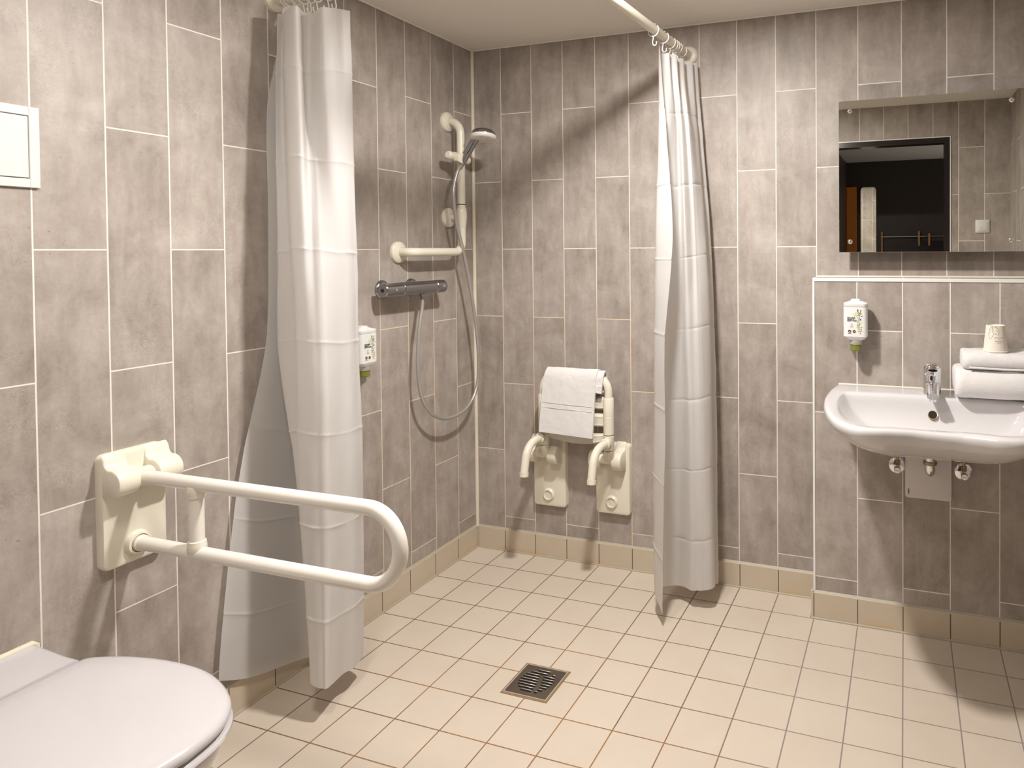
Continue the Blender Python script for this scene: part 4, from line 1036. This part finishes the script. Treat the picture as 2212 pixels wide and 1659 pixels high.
CPX, CPY, CPZ = 2.122, -0.255, 1.0125
t = thing('paper_cup', 'cream paper cup with green leaf turned upside down on the towels', 'cup', (CPX, CPY, CPZ))
def cup_r(z): return 0.0360-(0.0085)*(z/0.0835)
part('cup_wall', LT([(0.0375, 0.0), (0.0385, 0.0018), (0.0375, 0.0036), (cup_r(0.004), 0.004), (cup_r(0.0835), 0.0835), (cup_r(0.0835)-0.0015, 0.0838), (cup_r(0.0835)-0.0018, 0.079), (0.0, 0.079)], (CPX, CPY, CPZ), (0, 0, 1), 48), 'paper', t, 30)
def wrap(me_or_bm, off):
    vs = me_or_bm.verts if isinstance(me_or_bm, bmesh.types.BMesh) else me_or_bm.vertices
    for v in vs:
        x, z = v.co.x, v.co.z; r = cup_r(z)+off; a = x/0.032-PI/2+CUP_A
        v.co = Vector((r*math.cos(a), r*math.sin(a), z))
CUP_A = -0.04
bm = bmesh.new()
stroke(bm, [(-0.010, 0.083), (-0.0135, 0.071), (-0.011, 0.062), (-0.003, 0.0575), (0.0075, 0.0555), (0.0085, 0.066), (0.005, 0.076), (-0.002, 0.083)], 0.0011, 0)
stroke(bm, [(0.0012, 0.083), (-0.004, 0.078), (-0.0115, 0.079)], 0.0006, 0); stroke(bm, [(-0.012, 0.078), (-0.0085, 0.071), (-0.006, 0.064)], 0.0006, 0); stroke(bm, [(-0.005, 0.081), (0.001, 0.074), (0.003, 0.064)], 0.0006, 0)
stroke(bm, [(-0.014, 0.083), (-0.0225, 0.072), (-0.0245, 0.058), (-0.0225, 0.046), (-0.019, 0.041), (-0.012, 0.049), (-0.0078, 0.0575)], 0.0009, 0); stroke(bm, [(-0.013, 0.082), (-0.018, 0.070), (-0.0205, 0.058)], 0.0005, 0)
wrap(bm, 0.0004)
part('leaf_print', bm, 'cup_green', t, 0, world=False)
for s, sz, zc, xo in (('RECYCLINGFÄHIG', 0.0036, 0.0475, 0.0), ('und', 0.0036, 0.0420, 0.0), ('PLASTIKFREI', 0.0042, 0.0370, 0.0), ('Ich bin', 0.0042, 0.0315, 0.0)):
    me = text_mesh(s, sz, 'cup_text', Matrix.Translation((0.0075, 0, zc)) @ Matrix.Rotation(PI, 4, 'Y') @ Matrix.Rotation(PI/2, 4, 'X'))
    # upside down with the cup: turn half a turn about the view axis
    wrap(me, 0.0005); mesh_part('lettering', me, t)

# under the basin
t = thing('trap_cover', 'white rectangular trap cover plate on the wall under the basin', 'cover plate', (1.924, LY, 0.478))
part('plate', rplate(bmesh.new(), 1.849, 1.999, 0.478, 0.714, 0.010, LY, LY-0.011, 0.003), 'plate', t, 30)
mesh_part('lettering', text_mesh('GEBERIT', 0.0052, 'ink', Matrix.Translation((1.8625, LY-0.0113, 0.4915)) @ Matrix.Rotation(PI/2, 4, 'X') @ Matrix.Rotation(PI/2, 4, 'Z'), align='LEFT', bold=0.0001), t, world=True)
t = thing('waste_pipe', 'chrome waste pipe bending into the wall under the basin', 'pipe', (1.928, -0.235, 0.58))
part('elbow', tube(bmesh.new(), fillet([(1.928, -0.222, 0.716), (1.928, -0.222, 0.588), (1.928, LY-0.012, 0.588)], 0.032, 10), 0.0170, 26), 'chrome', t, 60)
part('union_nut', LT([(0.0, 0.0), (0.020, 0.0), (0.0222, 0.003), (0.0222, 0.010), (0.020, 0.0125), (0.0, 0.0125)], (1.928, -0.222, 0.621), (0, 0, 1), 28), 'brass', t, 30)
def valve(label, loc, tilt):
    t = thing('angle_valve', label, 'valve', loc, 0, 'angle valves under the basin')
    v = lambda n, bm, m='chrome', par=None, sm=40: part(n, bm, m, par or t, sm, world=False)
    v('rosette', LT([(0.0, 0.007), (0.012, 0.007), (0.024, 0.004), (0.029, 0.001), (0.029, 0.0), (0.0, 0.0)], (0, 0, 0), (0, -1, 0), 36))
    bd = v('body', LT([(0.0, 0.005), (0.0095, 0.005), (0.0095, 0.030), (0.012, 0.032), (0.012, 0.040), (0.0, 0.040)], (0, 0, 0), (0, -1, 0), 24))
    hn = v('handle', LT([(0.0, 0.040), (0.0085, 0.040), (0.011, 0.046), (0.0105, 0.064), (0.009, 0.066), (0.0, 0.066)], (0, 0, 0), (0, -1, 0), 24))
    v('screw_slot', B(-0.0065, 0.0065, -0.0665, -0.0655, -0.0006, 0.0006), 'black', hn, 0)
    v('hex_nut', LT([(0.0, 0.009), (0.0095, 0.009), (0.0095, 0.024), (0.0, 0.024)], (0, -0.022, 0), (0, 0, 1), 6), 'brass', bd, 20)
    v('riser', tube(bmesh.new(), [(0, -0.022, 0.020), (0, -0.022, 0.128)], 0.005, 14), 'brass', bd, 60)
    return t
v1 = valve('chrome angle valve under the basin, on the curtain side of the trap cover', (1.824, LY, 0.585), 0)
v2 = copy_tree(v1); v2['label'] = 'chrome angle valve under the basin, below the folded towels'; v2.location = (2.036, LY, 0.583)

# ------------------------------------------------------------------ mirror over the ledge
t = thing('wall_mirror', 'rectangular frameless mirror on the back wall above the basin', 'mirror', (1.933, 0.0, 1.330))
th = 0.0084; MD = 0.072
def mir(bm):
    for vtx in bm.verts:
        vtx.co = Vector((vtx.co.x, vtx.co.y-(vtx.co.z-1.33)*th, vtx.co.z))
    return bm
part('backing', mir(B(1.6222, 2.2425, 0.001-MD, 0.005-MD, 1.3302, 1.8790)), 'glass_edge', t, 0)
part('glass', mir(rplate(bmesh.new(), 1.6215, 2.2432, 1.3297, 1.8795, 0.003, 0.001-MD, -MD, 0.0004, 3)), 'mirror', t, 20)
for sx in (1.6610, 2.1910):
    for sz in (1.3685, 1.8420):
        yo = -MD-(sz-1.33)*th
        part('screw_cap', LT([(0.0085, 0.0), (0.0088, 0.002), (0.0075, 0.0045), (0.004, 0.0062), (0.0, 0.0067)], (sx, yo, sz), (0, -1, 0), 24), 'chrome', t, 60)
        part('standoff', tube(bmesh.new(), [(sx, -0.0005, sz), (sx, 0.003-MD-(sz-1.33)*th, sz)], 0.006, 12), 'steel', t, 60)

# ------------------------------------------------------------------ floor drain
DCX, DCY = 0.763, -0.798; hw = 0.0785
t = thing('floor_drain', 'square slotted metal floor drain in the middle of the tiled floor', 'floor drain', (DCX, DCY, 0))
bm = bmesh.new()
def sq_ring(bm, a, b, z0, z1):
    for x0, x1, y0, y1 in ((-b, b, -b, -a), (-b, b, a, b), (-b, -a, -a, a), (a, b, -a, a)):
        box(bm, DCX+x0, DCX+x1, DCY+y0, DCY+y1, z0, z1)
    return bm
part('grout_bed', sq_ring(bmesh.new(), 0.0735, 0.0795, 0.0, 0.0012), simple('rusty_grout', (0.25, 0.155, 0.075, 1), 0.8, vary=0.2), t, 0)
part('rim', sq_ring(bmesh.new(), 0.0700, 0.0738, 0.0, 0.0032), 'steel_rim', t, 0)
part('sump', B(DCX-0.0705, DCX+0.0705, DCY-0.0705, DCY+0.0705, 0.0, 0.0006), 'black', t, 0)
slots = []
R_c = 0.058
ys = [0.050-0.0125*k for k in range(9)]
for k, yy in enumerate(ys):
    hwid = math.sqrt(max(0.0004, R_c**2-(yy+0.0)**2)); gap = 0.008+0.010*math.sin((k-3)/9*PI*1.1)
    if k == 0: slots.append((yy, -0.022, 0.024)); continue
    xl0, xl1 = -hwid+0.002, gap-0.006
    if k == 1: xl0, xl1 = -0.040, 0.020
    slots.append((yy, xl0, xl1))
    xr0, xr1 = gap+0.007, hwid-0.002
    if k == 1: xr0, xr1 = 0.034, 0.046
    if k == 8: xr0, xr1 = 0.020, 0.031
    if xr1-xr0 > 0.006: slots.append((yy, xr0, xr1))
bm = box(bmesh.new(), -0.0693, 0.0693, -0.0693, 0.0693, 0.0006, 0.0030)
cut = bmesh.new()
for yy, x0, x1 in slots:
    r = 0.0034; pts = []
    for k in range(9): a = math.radians(90+180*k/8); pts.append((x0+r+r*math.cos(a), yy+r*math.sin(a), -0.01))
    for k in range(9): a = math.radians(-90+180*k/8); pts.append((x1-r+r*math.cos(a), yy+r*math.sin(a), -0.01))
    poly_extrude(cut, pts, (0, 0, 0.03))
gm = finish(bm, 'steel', 0); cm = finish(cut, 'steel', 0)
go = bpy.data.objects.new('grate', gm); COL.objects.link(go); cu_ = bpy.data.objects.new('cutter', cm); COL.objects.link(cu_)
md = go.modifiers.new('b', 'BOOLEAN'); md.operation = 'DIFFERENCE'; md.object = cu_; md.solver = 'EXACT'
bpy.context.view_layer.update()
nm = bpy.data.meshes.new_from_object(go.evaluated_get(bpy.context.evaluated_depsgraph_get()))
bpy.data.objects.remove(go); bpy.data.objects.remove(cu_)
nm.transform(Matrix.Translation((DCX, DCY, 0)))
mesh_part('grate', nm, t, world=True)
bm = bmesh.new()
for yy, x0, x1 in slots:      # raised bar sitting behind each slot
    box(bm, DCX+x0+0.002, DCX+x1-0.002, DCY+yy+0.0036, DCY+yy+0.0058, 0.0028, 0.0044, 0.0007, 1)
part('grip_bars', bm, 'steel_rim', t, 40)

# ------------------------------------------------------------------ things seen only in the mirror
t = thing('light_switch', 'white square light switch seen in the mirror beside the doorway', 'switch', (2.318, RY, 1.445))
part('frame', B(2.318-0.041, 2.318+0.041, RY, RY+0.009, 1.445-0.041, 1.445+0.041, 0.002, 2), 'white_plastic', t, 30)
part('rocker', B(2.318-0.031, 2.318+0.031, RY+0.008, RY+0.013, 1.445-0.031, 1.445+0.031, 0.002, 2), 'white_plastic', t, 30)
part('indicator', B(2.318-0.014, 2.318-0.001, RY+0.0125, RY+0.0135, 1.445-0.020, 1.445-0.007), 'silicone', t, 0)
t = thing('hall_mirror', 'tall rounded hall mirror seen through the doorway in the wall mirror', 'mirror', (1.52, HY, 0.3))
part('glass', loft(bmesh.new(), [[(x, HY+d_, z) for x, z in rrect(1.452, 1.592, 0.35, 1.862, 0.035, 8)] for d_ in (0.0, 0.012)]), 'mirror', t, 20)
part('edge', loft(bmesh.new(), [[(x, HY+d_, z) for x, z in rrect(1.447, 1.597, 0.345, 1.871, 0.038, 8)] for d_ in (0.0, 0.008)]), 'glass_edge', t, 20)
single('orange_panel', B(1.322, 1.415, HY, HY+0.03, 0.02, 1.866, 0.002, 1), 'orange', 'narrow orange panel beside the hall mirror, seen in reflection', 'panel')
t = thing('coat_rack', 'dark coat rack with steel rail and oak blocks seen in the mirror', 'coat rack', (1.92, HY, 1.1))
part('back_board', B(1.66, 2.30, HY, HY+0.018, 1.05, 1.345), 'door_frame', t, 0)
part('rail', tube(bmesh.new(), [(1.635, HY+0.055, 1.386), (2.22, HY+0.055, 1.386)], 0.006, 12), 'chrome', t, 60)
for bx, z0, z1 in ((1.645, 1.22, 1.437), (1.972, 1.30, 1.437), (2.060, 1.30, 1.415)):
    part('block', B(bx-0.009, bx+0.009, HY, HY+0.065, z0, z1, 0.003, 1), 'oak', t, 30)
